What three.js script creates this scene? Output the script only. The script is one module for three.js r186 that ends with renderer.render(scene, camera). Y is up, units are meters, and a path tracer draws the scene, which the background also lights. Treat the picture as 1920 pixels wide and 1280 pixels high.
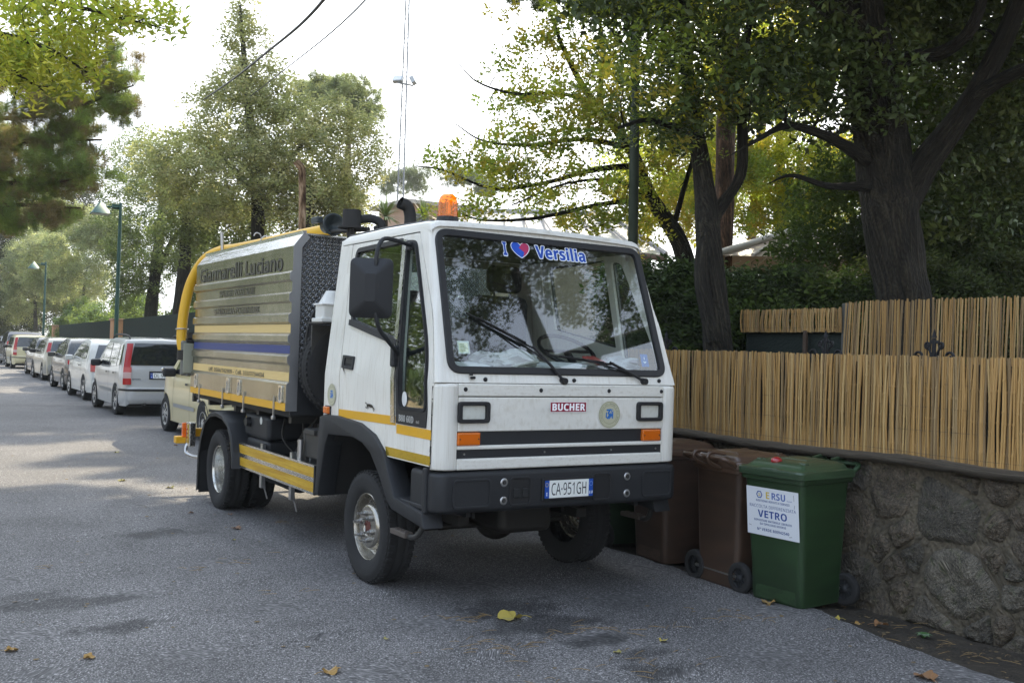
import * as THREE from 'three';
import { RoundedBoxGeometry } from 'three/addons/geometries/RoundedBoxGeometry.js';
import { mergeGeometries, mergeVertices, toCreasedNormals } from 'three/addons/utils/BufferGeometryUtils.js';
import { TessellateModifier } from 'three/addons/modifiers/TessellateModifier.js';
import { ImprovedNoise } from 'three/addons/math/ImprovedNoise.js';

// ------------------------------------------------------------------ camera, sky, sun, exposure
const scene = new THREE.Scene();
const renderer = new THREE.WebGLRenderer({ antialias: true });
renderer.toneMapping = THREE.LinearToneMapping;
renderer.toneMappingExposure = 1.75;
renderer.shadowMap.enabled = true;
const camera = new THREE.PerspectiveCamera(37.83, 1.5, 0.05, 900);   // a 35 mm lens held at eye height
camera.position.set(0, 1.5, 0);
camera.up.set(-0.033, 0.99942, -0.0086);
camera.lookAt(0.5326, 1.5103, -0.8463);

const V = (x, y, z) => new THREE.Vector3(x, y, z);
const sunDir = V(0.60, 0.66, -0.52).normalize();
{
  const W = 512, H = 256, data = new Float32Array(W * H * 4);
  for (let j = 0; j < H; j++) for (let i = 0; i < W; i++) {
    const el = (j + .5) / H * Math.PI - Math.PI / 2, az = ((i + .5) / W - .5) * 2 * Math.PI;
    const d = V(Math.cos(el) * Math.cos(az), Math.sin(el), Math.cos(el) * Math.sin(az));
    const up = Math.max(0, d.y), c = Math.max(-1, Math.min(1, d.dot(sunDir))), a = Math.acos(c);
    const t = Math.pow(up, .55);                                // pale haze at the horizon, blue overhead
    const glow = 1.5 * Math.exp(-a * a / .55) + 2.6 * Math.exp(-a / .22);
    const k = d.y < 0 ? Math.max(.25, 1 + d.y * 4) : 1, o = (j * W + i) * 4;
    data[o] = (1.0 * (1 - t) + .5 * t + glow * 1.0) * k;
    data[o + 1] = (1.03 * (1 - t) + .68 * t + glow * .95) * k;
    data[o + 2] = (1.06 * (1 - t) + 1.0 * t + glow * .84) * k;
    data[o + 3] = 1;
  }
  const sky = new THREE.DataTexture(data, W, H, THREE.RGBAFormat, THREE.FloatType);
  sky.mapping = THREE.EquirectangularReflectionMapping;
  sky.magFilter = sky.minFilter = THREE.LinearFilter; sky.needsUpdate = true;
  scene.background = sky; scene.environment = sky;
}
const sun = new THREE.DirectionalLight(new THREE.Color().setRGB(1, .87, .64), 5);
sun.target.position.set(4, 0, -10); sun.position.copy(sun.target.position).addScaledVector(sunDir, 120);
sun.castShadow = true; sun.shadow.radius = 1.2; sun.shadow.mapSize.set(4096, 4096);
Object.assign(sun.shadow.camera, { left: -60, right: 60, top: 60, bottom: -60, near: 1, far: 300 });
scene.add(sun, sun.target);
scene.fog = new THREE.FogExp2(new THREE.Color().setRGB(.92, .95, .9), 0.0007);

// ------------------------------------------------------------------ helpers
let seed = 7;
const rnd = () => { seed = (seed + 0x6D2B79F5) | 0; let t = Math.imul(seed ^ (seed >>> 15), 1 | seed); t = (t + Math.imul(t ^ (t >>> 7), 61 | t)) ^ t; return ((t ^ (t >>> 14)) >>> 0) / 4294967296; };
const rr = (a, b) => a + (b - a) * rnd();
const pick = (a) => a[Math.floor(rnd() * a.length)];
const gauss = () => (rnd() + rnd() + rnd() + rnd() - 2) * .87;
const lerp = (a, b, t) => a + (b - a) * t;
const clamp = (x, a, b) => Math.max(a, Math.min(b, x));
const sst = (a, b, x) => { const t = clamp((x - a) / (b - a), 0, 1); return t * t * (3 - 2 * t); };
const noise = new ImprovedNoise();
const fbm = (x, y, z = 0, o = 4) => { let s = 0, a = 1; for (let k = 0; k < o; k++) { s += a * noise.noise(x, y, z); x *= 2.03; y *= 2.03; z *= 2.03; a *= .5; } return s; };
const C = (r, g, b) => new THREE.Color().setRGB(r, g, b);

const taken = {};
const numbered = (n) => { const k = taken[n] = (taken[n] ?? -1) + 1; return k ? n + '_' + String(k).padStart(3, '0') : n; };
function tag(o, label, category, group, kind) {
  Object.assign(o.userData, label ? { label } : {}, category ? { category } : {}, group ? { group } : {}, kind ? { kind } : {});
  return o;
}
function thing(name, label, category, [x, y, z] = [0, 0, 0], turn = 0, group) {
  const g = new THREE.Group(); g.name = numbered(name); g.position.set(x, y, z); g.rotation.y = turn; scene.add(g);
  return tag(g, label, category, group);
}
function part(name, geo, mat, parent = scene, label) {
  if (Array.isArray(geo)) geo = merge(geo);
  const m = new THREE.Mesh(geo, mat); m.name = parent === scene ? numbered(name) : name; m.castShadow = m.receiveShadow = true;
  if (label) m.userData.label = label;
  parent.add(m); return m;
}
function struct(name, geo, mat) { const m = part(name, geo, mat); m.userData.kind = 'structure'; return m; }
function merge(list) {
  list = list.flat(9).map((g) => { const q = g.index ? g.toNonIndexed() : g; for (const k of Object.keys(q.attributes)) if (!['position', 'normal', 'uv'].includes(k)) q.deleteAttribute(k);
    if (!q.attributes.uv) q.setAttribute('uv', new THREE.BufferAttribute(new Float32Array(q.attributes.position.count * 2), 2)); return q; });
  return mergeGeometries(list);
}
const box = (w, h, d, x = 0, y = 0, z = 0) => new THREE.BoxGeometry(w, h, d).translate(x, y, z);
const rbox = (w, h, d, r, x = 0, y = 0, z = 0, s = 2) => new RoundedBoxGeometry(w, h, d, s, Math.min(r, w / 2.01, h / 2.01, d / 2.01)).translate(x, y, z);
const cylY = (r1, r2, h, x = 0, y = 0, z = 0, n = 20) => new THREE.CylinderGeometry(r1, r2, h, n).translate(x, y, z);
const cylZ = (r1, r2, h, x = 0, y = 0, z = 0, n = 20) => new THREE.CylinderGeometry(r1, r2, h, n).rotateX(Math.PI / 2).translate(x, y, z);
const cylX = (r1, r2, h, x = 0, y = 0, z = 0, n = 20) => new THREE.CylinderGeometry(r1, r2, h, n).rotateZ(Math.PI / 2).translate(x, y, z);
const tube = (pts, r, seg = 24, n = 8, closed = false) => new THREE.TubeGeometry(new THREE.CatmullRomCurve3(pts.map((p) => V(...p)), closed, 'centripetal'), seg, r, n, closed);
const bar = (a, b, r, n = 6) => { const p = V(...a), q = V(...b), d = q.clone().sub(p), g = new THREE.CylinderGeometry(r, r, d.length(), n); g.applyQuaternion(new THREE.Quaternion().setFromUnitVectors(V(0, 1, 0), d.normalize())); return g.translate((p.x + q.x) / 2, (p.y + q.y) / 2, (p.z + q.z) / 2); };
function loft(rows, crease) {                      // rows of points joined into one sheet, uv along both ways
  const n = rows.length, m = rows[0].length, pos = [], uv = [], idx = [];
  rows.forEach((row, i) => row.forEach((p, j) => { pos.push(p[0], p[1], p[2]); uv.push(j / (m - 1), i / (n - 1)); }));
  for (let i = 0; i < n - 1; i++) for (let j = 0; j < m - 1; j++) { const a = i * m + j; idx.push(a, a + 1, a + m, a + 1, a + m + 1, a + m); }
  let g = new THREE.BufferGeometry();
  g.setAttribute('position', new THREE.Float32BufferAttribute(pos, 3)); g.setAttribute('uv', new THREE.Float32BufferAttribute(uv, 2)); g.setIndex(idx);
  if (crease) g = toCreasedNormals(g, crease); else g.computeVertexNormals();
  return g;
}
const shapeOf = (pts, holes = []) => { const s = new THREE.Shape(pts.map((p) => new THREE.Vector2(...p))); for (const h of holes) s.holes.push(new THREE.Path(h.map((p) => new THREE.Vector2(...p)))); return s; };
function rounded(pts, r, n = 5) {                   // polygon with its corners rounded
  const out = [];
  pts.forEach((p, i) => {
    const a = pts[(i + pts.length - 1) % pts.length], b = pts[(i + 1) % pts.length], q = r instanceof Array ? r[i] : r;
    const la = Math.hypot(a[0] - p[0], a[1] - p[1]), lb = Math.hypot(b[0] - p[0], b[1] - p[1]), k = Math.min(q, la * .45, lb * .45);
    const s = [p[0] + (a[0] - p[0]) / la * k, p[1] + (a[1] - p[1]) / la * k], e = [p[0] + (b[0] - p[0]) / lb * k, p[1] + (b[1] - p[1]) / lb * k];
    for (let t = 0; t <= n; t++) { const u = t / n; out.push([(1 - u) ** 2 * s[0] + 2 * u * (1 - u) * p[0] + u * u * e[0], (1 - u) ** 2 * s[1] + 2 * u * (1 - u) * p[1] + u * u * e[1]]); }
  });
  return out;
}
const grown = (pts, d) => {                         // polygon pushed outwards by d
  const n = pts.length, area = pts.reduce((s, p, i) => s + p[0] * pts[(i + 1) % n][1] - p[1] * pts[(i + 1) % n][0], 0), sg = area > 0 ? 1 : -1;
  return pts.map((p, i) => { const a = pts[(i + n - 1) % n], b = pts[(i + 1) % n]; let nx = (b[1] - a[1]), ny = -(b[0] - a[0]); const l = Math.hypot(nx, ny) || 1; return [p[0] + nx / l * d * sg, p[1] + ny / l * d * sg]; });
};
const extr = (pts, holes, depth, bevel = 0) => new THREE.ExtrudeGeometry(shapeOf(pts, holes), { depth, bevelEnabled: bevel > 0, bevelSize: bevel, bevelThickness: bevel, bevelSegments: 2, curveSegments: 8, steps: 1 });
const mapped = (g, f) => { const p = g.attributes.position; for (let i = 0; i < p.count; i++) { const q = f(p.getX(i), p.getY(i), p.getZ(i)); p.setXYZ(i, q[0], q[1], q[2]); } g.computeVertexNormals(); return g; };
const lathe = (pts, n = 32) => new THREE.LatheGeometry(pts.map((p) => new THREE.Vector2(...p)), n);

// ------------------------------------------------------------------ textures and materials
function dataTex(n, f, rep = [1, 1], srgb = true, h = n) {
  const d = new Uint8Array(n * h * 4);
  for (let j = 0; j < h; j++) for (let i = 0; i < n; i++) { const c = f(i / n, j / h, i, j), o = (j * n + i) * 4; for (let k = 0; k < 3; k++) d[o + k] = clamp(Math.round((c.length ? c[k] : c) * 255), 0, 255); d[o + 3] = 255; }
  const t = new THREE.DataTexture(d, n, h); t.wrapS = t.wrapT = THREE.RepeatWrapping; t.magFilter = THREE.LinearFilter; t.minFilter = THREE.LinearMipmapLinearFilter; t.generateMipmaps = true;
  if (srgb) t.colorSpace = THREE.SRGBColorSpace; t.repeat.set(...rep); t.needsUpdate = true; return t;
}
const tn = (u, v, f, s = 0) => {                    // noise that tiles over the unit square
  const a = 2 * Math.PI * u, b = 2 * Math.PI * v, R = f / (2 * Math.PI);
  return noise.noise(Math.cos(a) * R + s, Math.sin(a) * R + Math.cos(b) * R * .7 + s * 1.7, Math.sin(b) * R + s * .3);
};
function canvasTex(w, h, draw) {
  const c = document.createElement('canvas'); c.width = w; c.height = h; const x = c.getContext('2d'); draw(x, w, h);
  const t = new THREE.CanvasTexture(c); t.colorSpace = THREE.SRGBColorSpace; t.anisotropy = 8; return t;
}
const M = (c, rough = .6, metal = 0, more = {}) => new THREE.MeshStandardMaterial({ color: c instanceof THREE.Color ? c : C(...c), roughness: rough, metalness: metal, ...more });
const MP = (c, rough, more = {}) => new THREE.MeshPhysicalMaterial({ color: C(...c), roughness: rough, ...more });
const decal = (tex, rough = .5, more = {}) => new THREE.MeshStandardMaterial({ map: tex, roughness: rough, polygonOffset: true, polygonOffsetFactor: -1, ...more });
const grimeTex = dataTex(512, (u, v) => { const n = tn(u, v, 5) * .5 + tn(u, v, 17, 3) * .35 + tn(u, v, 60, 9) * .25, k = .955 + n * .035; return [k, k * .992, k * .972]; });
const filmTex = dataTex(1024, (u, v) => { const st = Math.max(0, tn(u, v * .12, 46, 4) - .1) * .08 + Math.max(0, tn(u, v * .05, 110, 8) - .15) * .06, sp = Math.max(0, tn(u, v, 210, 5) - .5) * 1.4 * Math.max(0, tn(u, v, 7, 3) + .2), k = .965 + tn(u, v, 5) * .03 - st - sp; return [k, k * .99 - st * .15, k * .965 - st * .4]; });
const roughTex = dataTex(256, (u, v) => .62 + tn(u, v, 9, 2) * .35 + tn(u, v, 40, 4) * .25, [1, 1], false);
const fineBump = dataTex(256, (u, v) => .5 + tn(u, v, 40, 1) * .4 + tn(u, v, 90, 6) * .4, [1, 1], false);
const mats = {
  white: MP([.82, .82, .79], .42, { map: filmTex, clearcoat: .3, clearcoatRoughness: .2 }),
  black: M([.012, .012, .013], .5), plastic: M([.014, .015, .017], .6, 0, { bumpMap: fineBump, bumpScale: .0006 }),
  rubber: M([.014, .014, .014], .8), seal: M([.012, .012, .013], .55),
  tyre: M([.02, .0195, .019], .9, 0, { bumpMap: fineBump, bumpScale: .001 }),
  glass: new THREE.MeshPhysicalMaterial({ color: C(.86, .92, .9), roughness: .02, transmission: 1, thickness: 0, ior: 2.2, specularIntensity: 1 }),
  clear: new THREE.MeshPhysicalMaterial({ color: C(.95, .97, .97), roughness: .03, transmission: 1, thickness: 0, ior: 1.5 }),
  darkglass: MP([.012, .014, .015], .04, { specularIntensity: 1, clearcoat: 1, clearcoatRoughness: .02 }),
  alu: M([.62, .62, .6], .38, 1, { roughnessMap: roughTex }), chrome: M([.75, .75, .75], .15, 1), zinc: M([.5, .5, .5], .35, 1),
  steelDark: M([.07, .068, .064], .55, .6), frame: M([.02, .019, .018], .75), greasy: M([.03, .027, .023], .6, .3),
  orange: MP([.95, .22, .012], .12, { transmission: .35, thickness: 0, clearcoat: 1 }), red: MP([.42, .012, .012], .12, { clearcoat: 1 }),
  rust: M([.40, .29, .2], .85, .1, { map: dataTex(256, (u, v) => { const n = tn(u, v, 8) + .6 * tn(u, v, 30, 3); return [.72 + n * .5, .68 + n * .55, .62 + n * .6]; }) }),
  yellow: M([.78, .42, .012], .42, 0, { map: grimeTex }), cream: M([.80, .60, .26], .45, 0, { map: grimeTex }), blue: M([.022, .05, .24], .4, 0, { map: grimeTex }),
  trim: M([.28, .28, .27], .7), interior: M([.085, .08, .072], .85), seat: M([.02, .02, .022], .9), paper: M([.72, .72, .7], .8), card: M([.5, .40, .26], .85),
};

// ------------------------------------------------------------------ ground, road, verge
const soilTex = dataTex(512, (u, v) => { const n = tn(u, v, 12) * .3 + tn(u, v, 50, 2) * .35 + (rnd() - .5) * .25; return [.74 + n * .5, .71 + n * .48, .66 + n * .45]; });
const planeXZ = (x0, x1, z0, z1, y, s = 1, nx = 1, nz = 1) => {
  const g = new THREE.PlaneGeometry(x1 - x0, z1 - z0, nx, nz).rotateX(-Math.PI / 2).translate((x0 + x1) / 2, y, (z0 + z1) / 2), p = g.attributes.position, uv = g.attributes.uv;
  for (let i = 0; i < p.count; i++) uv.setXY(i, p.getX(i) / s, p.getZ(i) / s); return g;
};
struct('terrain', planeXZ(-400, 400, -420, 300, -.09, 2), M([.10, .085, .06], .95, 0, { map: soilTex }));
{
  const asphalt = dataTex(1024, (u, v) => {
    const g = rnd(), s = tn(u, v, 170, 3), n = tn(u, v, 70, 1) * .16 + s * .34 + (g - .5) * .3;
    const k = .56 + n * .95 + (s > .3 ? (s - .3) * 1.2 : 0); return [k, k, k * 1.005];
  });
  const aBump = dataTex(1024, (u, v) => .5 + tn(u, v, 170, 3) * .55 + tn(u, v, 70, 1) * .2, [1, 1], false);
  const roadMat = M([.46, .46, .475], .78, 0, { map: asphalt, bumpMap: aBump, bumpScale: .004, vertexColors: true });
  const stains = [[...[0.93,-6.08], .42, .13, .55], [...[1.06,-5.48], .2, .11, .62], [...[0.71,-6.32], .35, .14, .45], [...[1.89,-8.00], .3, .18, .4], [...[1.75,-8.04], .3, .12, .3], [...[3.13,-4.55], .42, .2, .62], [...[3.13,-4.93], .34, .22, .6], [...[3.30,-3.88], .17, .08, .5], [...[3.23,-3.64], .2, .14, .55], [...[3.22,-4.18], .25, .1, .62], [...[1.75,-5.10], .3, .1, .2], [...[2.74,-23.76], 1.2, .5, .25]];
  const edge = (z) => 4.62 + .05 * fbm(z * 1.3, 2) + .03 * fbm(z * 6, 5) + clamp((-3.2 - z) * .22, 0, .2) + sst(-9.5, -13, z) * 1.1 + Math.max(0, -z - 20) * .05;
  const road = (name, x0, zA, zB, cell, full) => {
    const nz = Math.round((zB - zA) / cell), nx = Math.round((edge((zA + zB) / 2) - x0) / cell), pos = [], uv = [], col = [], idx = [];
    for (let j = 0; j <= nz; j++) for (let i = 0; i <= nx; i++) {
      const z = lerp(zA, zB, j / nz), x = lerp(x0, edge(z), i / nx);
      pos.push(x, full ? .002 * fbm(x * 3, z * 3) : 0, z); uv.push(x / 1.3, z / 1.3);
      let k = .86 * (1 + .2 * fbm(x * .35, z * .35, 1) + .2 * fbm(x * 1.4, z * 1.4, 4));
      for (const [sx, sz, rx, rz, a] of stains) { const d = Math.hypot((x - sx) / rx, (z - sz) / rz) + .75 * fbm(x * 5, z * 5, 8) + .35 * fbm(x * 19, z * 19, 3); k *= 1 - a * (1 - sst(.55, 1.15, d)); }
      const lane = Math.abs(fbm(x * .8, z * .12, 11)); k *= 1 - .15 * (1 - sst(0, .06, lane));
      col.push(k * 1.05, k * 1.0, k * .935);
    }
    for (let j = 0; j < nz; j++) for (let i = 0; i < nx; i++) { const a = j * (nx + 1) + i; idx.push(a, a + nx + 1, a + 1, a + 1, a + nx + 1, a + nx + 2); }
    const g = new THREE.BufferGeometry(); g.setAttribute('position', new THREE.Float32BufferAttribute(pos, 3)); g.setAttribute('uv', new THREE.Float32BufferAttribute(uv, 2)); g.setAttribute('color', new THREE.Float32BufferAttribute(col, 3)); g.setIndex(idx); g.computeVertexNormals();
    return struct(name, g, roadMat);
  };
  const near = road('road', -3.4, -12, 3, .045, true), crackMat = M([.03, .03, .03], .95);
  [[[2.49,-19.27], [2.92,-11.90], 2], [[1.11,-9.35], [1.85,-6.24], 5], [[1.22,-4.85], [2.63,-4.85], 9]].forEach(([a, b, o]) => { const rows = []; for (let k = 0; k <= 90; k++) { const t = k / 90, n = .16 * fbm(t * 4, o) + .05 * fbm(t * 19, o), w = .0035 * (.4 + Math.abs(fbm(t * 11, o + 3)) * 2) * Math.sin(Math.PI * t), x = lerp(a[0], b[0], t) + n, z = lerp(a[1], b[1], t) + n * .7; rows.push([[x - w * .5, .0035, z - w], [x + w * .5, .0035, z + w]]); } part('crack', loft(rows), crackMat, near); });
  road('road', -3.4, -90, -12, .35); road('road', -3.4, 3, 14, .3);
}
struct('verge', (() => { const g = planeXZ(4.2, 5.45, -12, 8, -.004, .8, 50, 800); mapped(g, (x, y, z) => [x, -.012 + .012 * fbm(x * 7, z * 7) - .03 * sst(4.7, 5.2, x), z]); g.computeVertexNormals(); return g; })(), M([.075, .064, .05], .95, 0, { map: soilTex, bumpMap: fineBump, bumpScale: .01 }));
struct('garden_ground', box(30, .7, 60, 20.45, .45, -18), M([.09, .08, .05], .95, 0, { map: soilTex }));
struct('roadside_ground', box(12, .12, 60, -9.4, .02, -16), M([.8, .68, .5], .95, 0, { map: soilTex }));

// ------------------------------------------------------------------ stone retaining wall
{
  const wall = thing('stone_wall', 'low rubble stone wall with dark coping behind the wheelie bins', 'wall', [5.27, 0, 0]);
  const mortar = M([.17, .155, .125], .95, 0, { map: soilTex, bumpMap: fineBump, bumpScale: .02 });
  const mg = loft(Array.from({ length: 28 }, (_, j) => Array.from({ length: 220 }, (_, i) => { const z = lerp(-7, 4, i / 219), y = j / 27 * .97 - .07; return [.05 * y + .018 * fbm(z * 5, y * 5) + .012 * fbm(z * 17, y * 17), y, z]; })));
  { const uv = mg.attributes.uv, p = mg.attributes.position; for (let i = 0; i < p.count; i++) uv.setXY(i, p.getZ(i) / 1.3, p.getY(i) / 1.3); }
  part('mortar', mg, mortar, wall);
  part('core', [box(.3, .89, 11, .24, .445, -1.5), box(.36, .9, 6, .2, .45, -10)], mortar, wall);
  const cop = loft(Array.from({ length: 9 }, (_, j) => Array.from({ length: 260 }, (_, i) => {
    const z = lerp(-13, 4, i / 259), a = j / 8 * Math.PI, n = .02 * fbm(z * 3, j * .4) + .012 * fbm(z * 13, j, 4);
    return [.02 - Math.sin(a) * (.075 + n) + (j === 0 || j === 8 ? .45 : 0), .905 - Math.cos(a) * .032 + n * .6 + .02 * fbm(z * .9, 7), z];
  })));
  part('coping', cop, M([.15, .13, .105], .9, 0, { map: soilTex, bumpMap: fineBump, bumpScale: .012 }), wall);
  // irregular stones: a cell pattern on the face of the wall, each cell one split boulder
  const stoneTex = dataTex(512, (u, v) => { const n = tn(u, v, 9) * .25 + tn(u, v, 46, 2) * .34 + tn(u, v, 120, 5) * .34 + (rnd() - .5) * .16, w = Math.max(0, tn(u, v, 60, 9) - .34) * .9, m = Math.max(0, tn(u, v, 16, 13) - .18) * .5; return [.6 + n * .6 + w - m * .4, .58 + n * .58 + w - m * .28, .54 + n * .54 + w - m * .5]; });
  const sm = [[.29, .265, .23], [.23, .215, .19], [.28, .24, .195], [.185, .172, .15], [.35, .33, .29], [.25, .215, .175]].map((c) => M(c, .82, 0, { map: stoneTex, bumpMap: stoneTex, bumpScale: .02 }));
  const pts = [], z0 = -6.6, z1 = 2.6;
  for (let t = 0; t < 9000 && pts.length < 230; t++) { const p = [rr(z0, z1), rr(-.03, .84), rnd() < .3 ? rr(.1, .18) : rr(.2, .42)]; if (p[2] > .32 && (p[1] < .12 || p[1] > .72)) continue; if (pts.every((q) => Math.hypot(p[0] - q[0], (p[1] - q[1]) * 1.25) > (p[2] + q[2]) * .56)) pts.push(p); }
  for (const [cz, cy, cr] of pts) {
    let poly = Array.from({ length: 16 }, (_, k) => [cz + Math.cos(k / 8 * Math.PI) * cr * 1.25, cy + Math.sin(k / 8 * Math.PI) * cr * 1.05]);
    for (const [qz, qy, qr] of pts) {
      if (qz === cz && qy === cy) continue; const dz = qz - cz, dy = qy - cy, d = Math.hypot(dz, dy); if (d > .8) continue;
      const t = cr / (cr + qr), mz = cz + dz * t, my = cy + dy * t, keep = (p) => (p[0] - mz) * dz + (p[1] - my) * dy < -.007 * d, cut = [];
      poly.forEach((p, i) => { const n = poly[(i + 1) % poly.length], a = keep(p), b = keep(n); if (a) cut.push(p); if (a !== b) { const f = (q) => (q[0] - mz) * dz + (q[1] - my) * dy + .007 * d, s = f(p) / (f(p) - f(n)); cut.push([lerp(p[0], n[0], s), lerp(p[1], n[1], s)]); } });
      poly = cut; if (poly.length < 3) break;
    }
    poly = poly.map((p) => [p[0], clamp(p[1], -.05, .868)]); if (poly.length < 4) continue;
    poly = rounded(poly, cr * .22, 2); const N = 30, ring = [], per = []; let tot = 0;
    poly.forEach((p, i) => { const n = poly[(i + 1) % poly.length]; per.push(tot); tot += Math.hypot(n[0] - p[0], n[1] - p[1]); });
    for (let k = 0; k < N; k++) { const s = k / N * tot; let i = per.length - 1; while (per[i] > s) i--; const n = poly[(i + 1) % poly.length], L = (i + 1 < per.length ? per[i + 1] : tot) - per[i]; const t = L ? (s - per[i]) / L : 0; ring.push([lerp(poly[i][0], n[0], t), lerp(poly[i][1], n[1], t)]); }
    const o = rnd() * 50, near = cz > -5 && cz < -1.6, R = near ? 9 : 5, tip = [gauss() * .25, gauss() * .25], pr = rr(.024, .042);
    const rows = Array.from({ length: R + 1 }, (_, r) => { const t = r / R; return Array.from({ length: N + 1 }, (_, k) => {
      const e = ring[k % N], w = 1 - t * .995, ro = 1 + .08 * fbm(e[0] * 9, e[1] * 9, o) * (1 - t); const z = cz + (e[0] - cz) * w * ro + tip[0] * cr * t * .3, y = cy + (e[1] - cy) * w * ro + tip[1] * cr * t * .3;
      const h = pr * Math.pow(Math.min(1, t * 4), .5) + .035 * t * fbm(z * 6, y * 6, o, 3) + .022 * Math.min(1, t * 3) * Math.abs(fbm(z * 15, y * 15, o, 4)) + .008 * fbm(z * 40, y * 40, o, 2) * Math.min(1, t * 4) + tip[0] * .1 * (z - cz) / cr * t; return [.05 * y + .012 - Math.max(-.03, h), y, z]; }); });
    const g = loft(rows), uv = g.attributes.uv, p = g.attributes.position; for (let i = 0; i < p.count; i++) uv.setXY(i, p.getZ(i) * 1.7 + o, p.getY(i) * 1.7 + o * .7);
    part('stone', g, pick(sm), wall);
  }
}

// ------------------------------------------------------------------ cane screens
const caneTex = dataTex(128, (u, v) => { const s = tn(u, 0, 30, 2) * .3 + tn(u, v, 14, 5) * .25 + tn(u, v, 50, 1) * .25; return [.92 + s * .3, .9 + s * .34, .86 + s * .4]; }, [1, 1], true, 512);
const caneMats = [[.54, .34, .125], [.48, .30, .11], [.42, .265, .095], [.55, .39, .175], [.32, .21, .085], [.39, .28, .14], [.27, .185, .09]].map((c) => M(c, .62, 0, { map: caneTex }));
const caneGeo = Array.from({ length: 7 }, (_, k) => {
  const r = [.0072, .0085, .0068, .0092, .006, .008, .0075][k], n1 = .15 + .1 * k % .3, pts = [[r * 1.02, 0]], nodes = [n1, n1 + .27, n1 + .55];
  for (const n of nodes) if (n < .98) pts.push([r * .98, n - .014], [r * 1.2, n - .003], [r * 1.16, n + .005], [r * .95, n + .016]);
  pts.push([r * .93, 1], [0.0001, 1]); const g = lathe(pts, 7), bx = rr(-.012, .012), bz = rr(-.01, .01);
  return mapped(g, (x, y, z) => [x + bx * Math.sin(y * 3), y, z + bz * Math.sin(y * 4.1)]);
});
function screen(name, label, pos, turn, len, h, y0, step, lean, maxParts, wires, mats2 = caneMats, ragged = .006, ext = 0) {
  const t = thing(name, label, 'reed fence', pos, turn), extra = []; let n = 0;
  for (let s = -ext; s < len; s += step * rr(.75, 1.3)) {
    const geo = pick(caneGeo), H = h + gauss() * ragged + .006 * fbm(s * 1.5, 3), lz = lean(s) + gauss() * .007, m = new THREE.Matrix4().compose(V(gauss() * .004, y0 + gauss() * .004, -s), new THREE.Quaternion().setFromEuler(new THREE.Euler(lz, rnd() * 6, gauss() * .008 + .03, 'ZXY')), V(.98, H, .98));
    if (s >= 0 && n < maxParts) { const c = part('cane', geo, pick(mats2), t); c.applyMatrix4(m); n++; } else extra.push(geo.clone().applyMatrix4(m));
  }
  if (extra.length) part('far_canes', extra, mats2[1], t).userData.kind = 'stuff';
  for (const w of wires) part('wire', tube(Array.from({ length: 90 }, (_, k) => { const s = k / 89 * (len + ext) - ext; return [-.012 - .004 * Math.sin(s * 160), y0 + w * h + .012 * fbm(s * 1.1, w * 9), -s]; }), .0009, 500, 4), mats.steelDark, t);
  return t;
}
screen('cane_screen', 'tan split cane screen standing on the stone wall', [5.33, 0, -2.55], 0, 9.4, .64, .915, .0118, (s) => .015 + .035 * fbm(s * .9, 1), 299, [.08, .3, .52, .74, .93], caneMats, .006, 5);
part('backing_mesh', box(.006, .6, 14.4, .022, 1.21, -2.2), M([.03, .026, .018], .95), scene.children.at(-1));
const backLean = (s) => .03 + .12 * Math.max(0, fbm(s * .5, 4));
screen('cane_screen', 'taller weathered cane screen set back in the garden below the thick trunk', [7.1, 0, -2.6], 0, 3.25, .95, 1.08, .017, backLean, 230, [.2, .5, .62, .85], caneMats, .012, 5);
screen('cane_screen', 'short strip of cane screen above the dark mesh panel', [7.1, 0, -5.86], 0, 1.2, .215, 1.765, .016, () => .01, 120, [.2, .8], caneMats, .008);
{
  const t = thing('mesh_panel', 'dark green mesh panel on a frame behind the cane screen', 'fence panel', [7.16, 0, -5.84]);
  part('mesh_sheet', box(.012, .84, 1.22, 0, 1.34, -.6), M([.012, .02, .016], .8, 0, { bumpMap: fineBump, bumpScale: .004 }), t);
  part('rail', [bar([-.02, 1.77, 0], [-.02, 1.77, -1.2], .014), bar([-.02, 1.5, 0], [-.02, 1.5, -1.2], .01)], mats.steelDark, t);
  part('post', rbox(.05, 1.3, .05, .006, -.03, 1.37, .0), M([.12, .12, .11], .8, .3), t, 'grey weathered post at the end of the mesh panel');
  part('post', rbox(.035, 1.06, .035, .006, -.06, 1.25, -.42), M([.10, .07, .05], .8, .3), t);
}
// wrought iron scrolls of the old railing behind the canes
const iron = M([.02, .02, .022], .6, .5);
const scroll = (cx, cy, r, s, turns = 1.35) => Array.from({ length: 22 }, (_, k) => { const t = k / 21, a = t * turns * 2 * Math.PI, q = r * (1 - t * .78); return [0, cy + Math.sin(a - Math.PI / 2) * q, cx + s * Math.cos(a - Math.PI / 2) * q]; });
function finial(z, label) {
  const t = thing('iron_finial', label, 'ironwork', [5.49, 1.50, z], 0, 'scrolls of the iron railing');
  part('spear', [rbox(.018, .17, .022, .004, 0, .085, 0), new THREE.ConeGeometry(.02, .055, 4).translate(0, .2, 0), rbox(.016, .022, .055, .005, 0, .145, 0)], iron, t);
  for (const s of [-1, 1]) {
    part('scroll', tube([[0, .06, s * .012], ...[[0, .025, s * .045], [0, .02, s * .085]], ...scroll(s * .105, .055, .036, s)], .0085, 60, 6), iron, t);
    part('scroll', tube([[0, .05, s * .012], [0, .09, s * .03], ...scroll(s * .05, .13, .025, s).reverse().slice(0, 1), ...scroll(s * .045, .125, .022, s)], .007, 40, 6), iron, t);
  }
  part('rail', bar([0, 0, -.42], [0, 0, .42], .012), iron, t);
}
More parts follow.
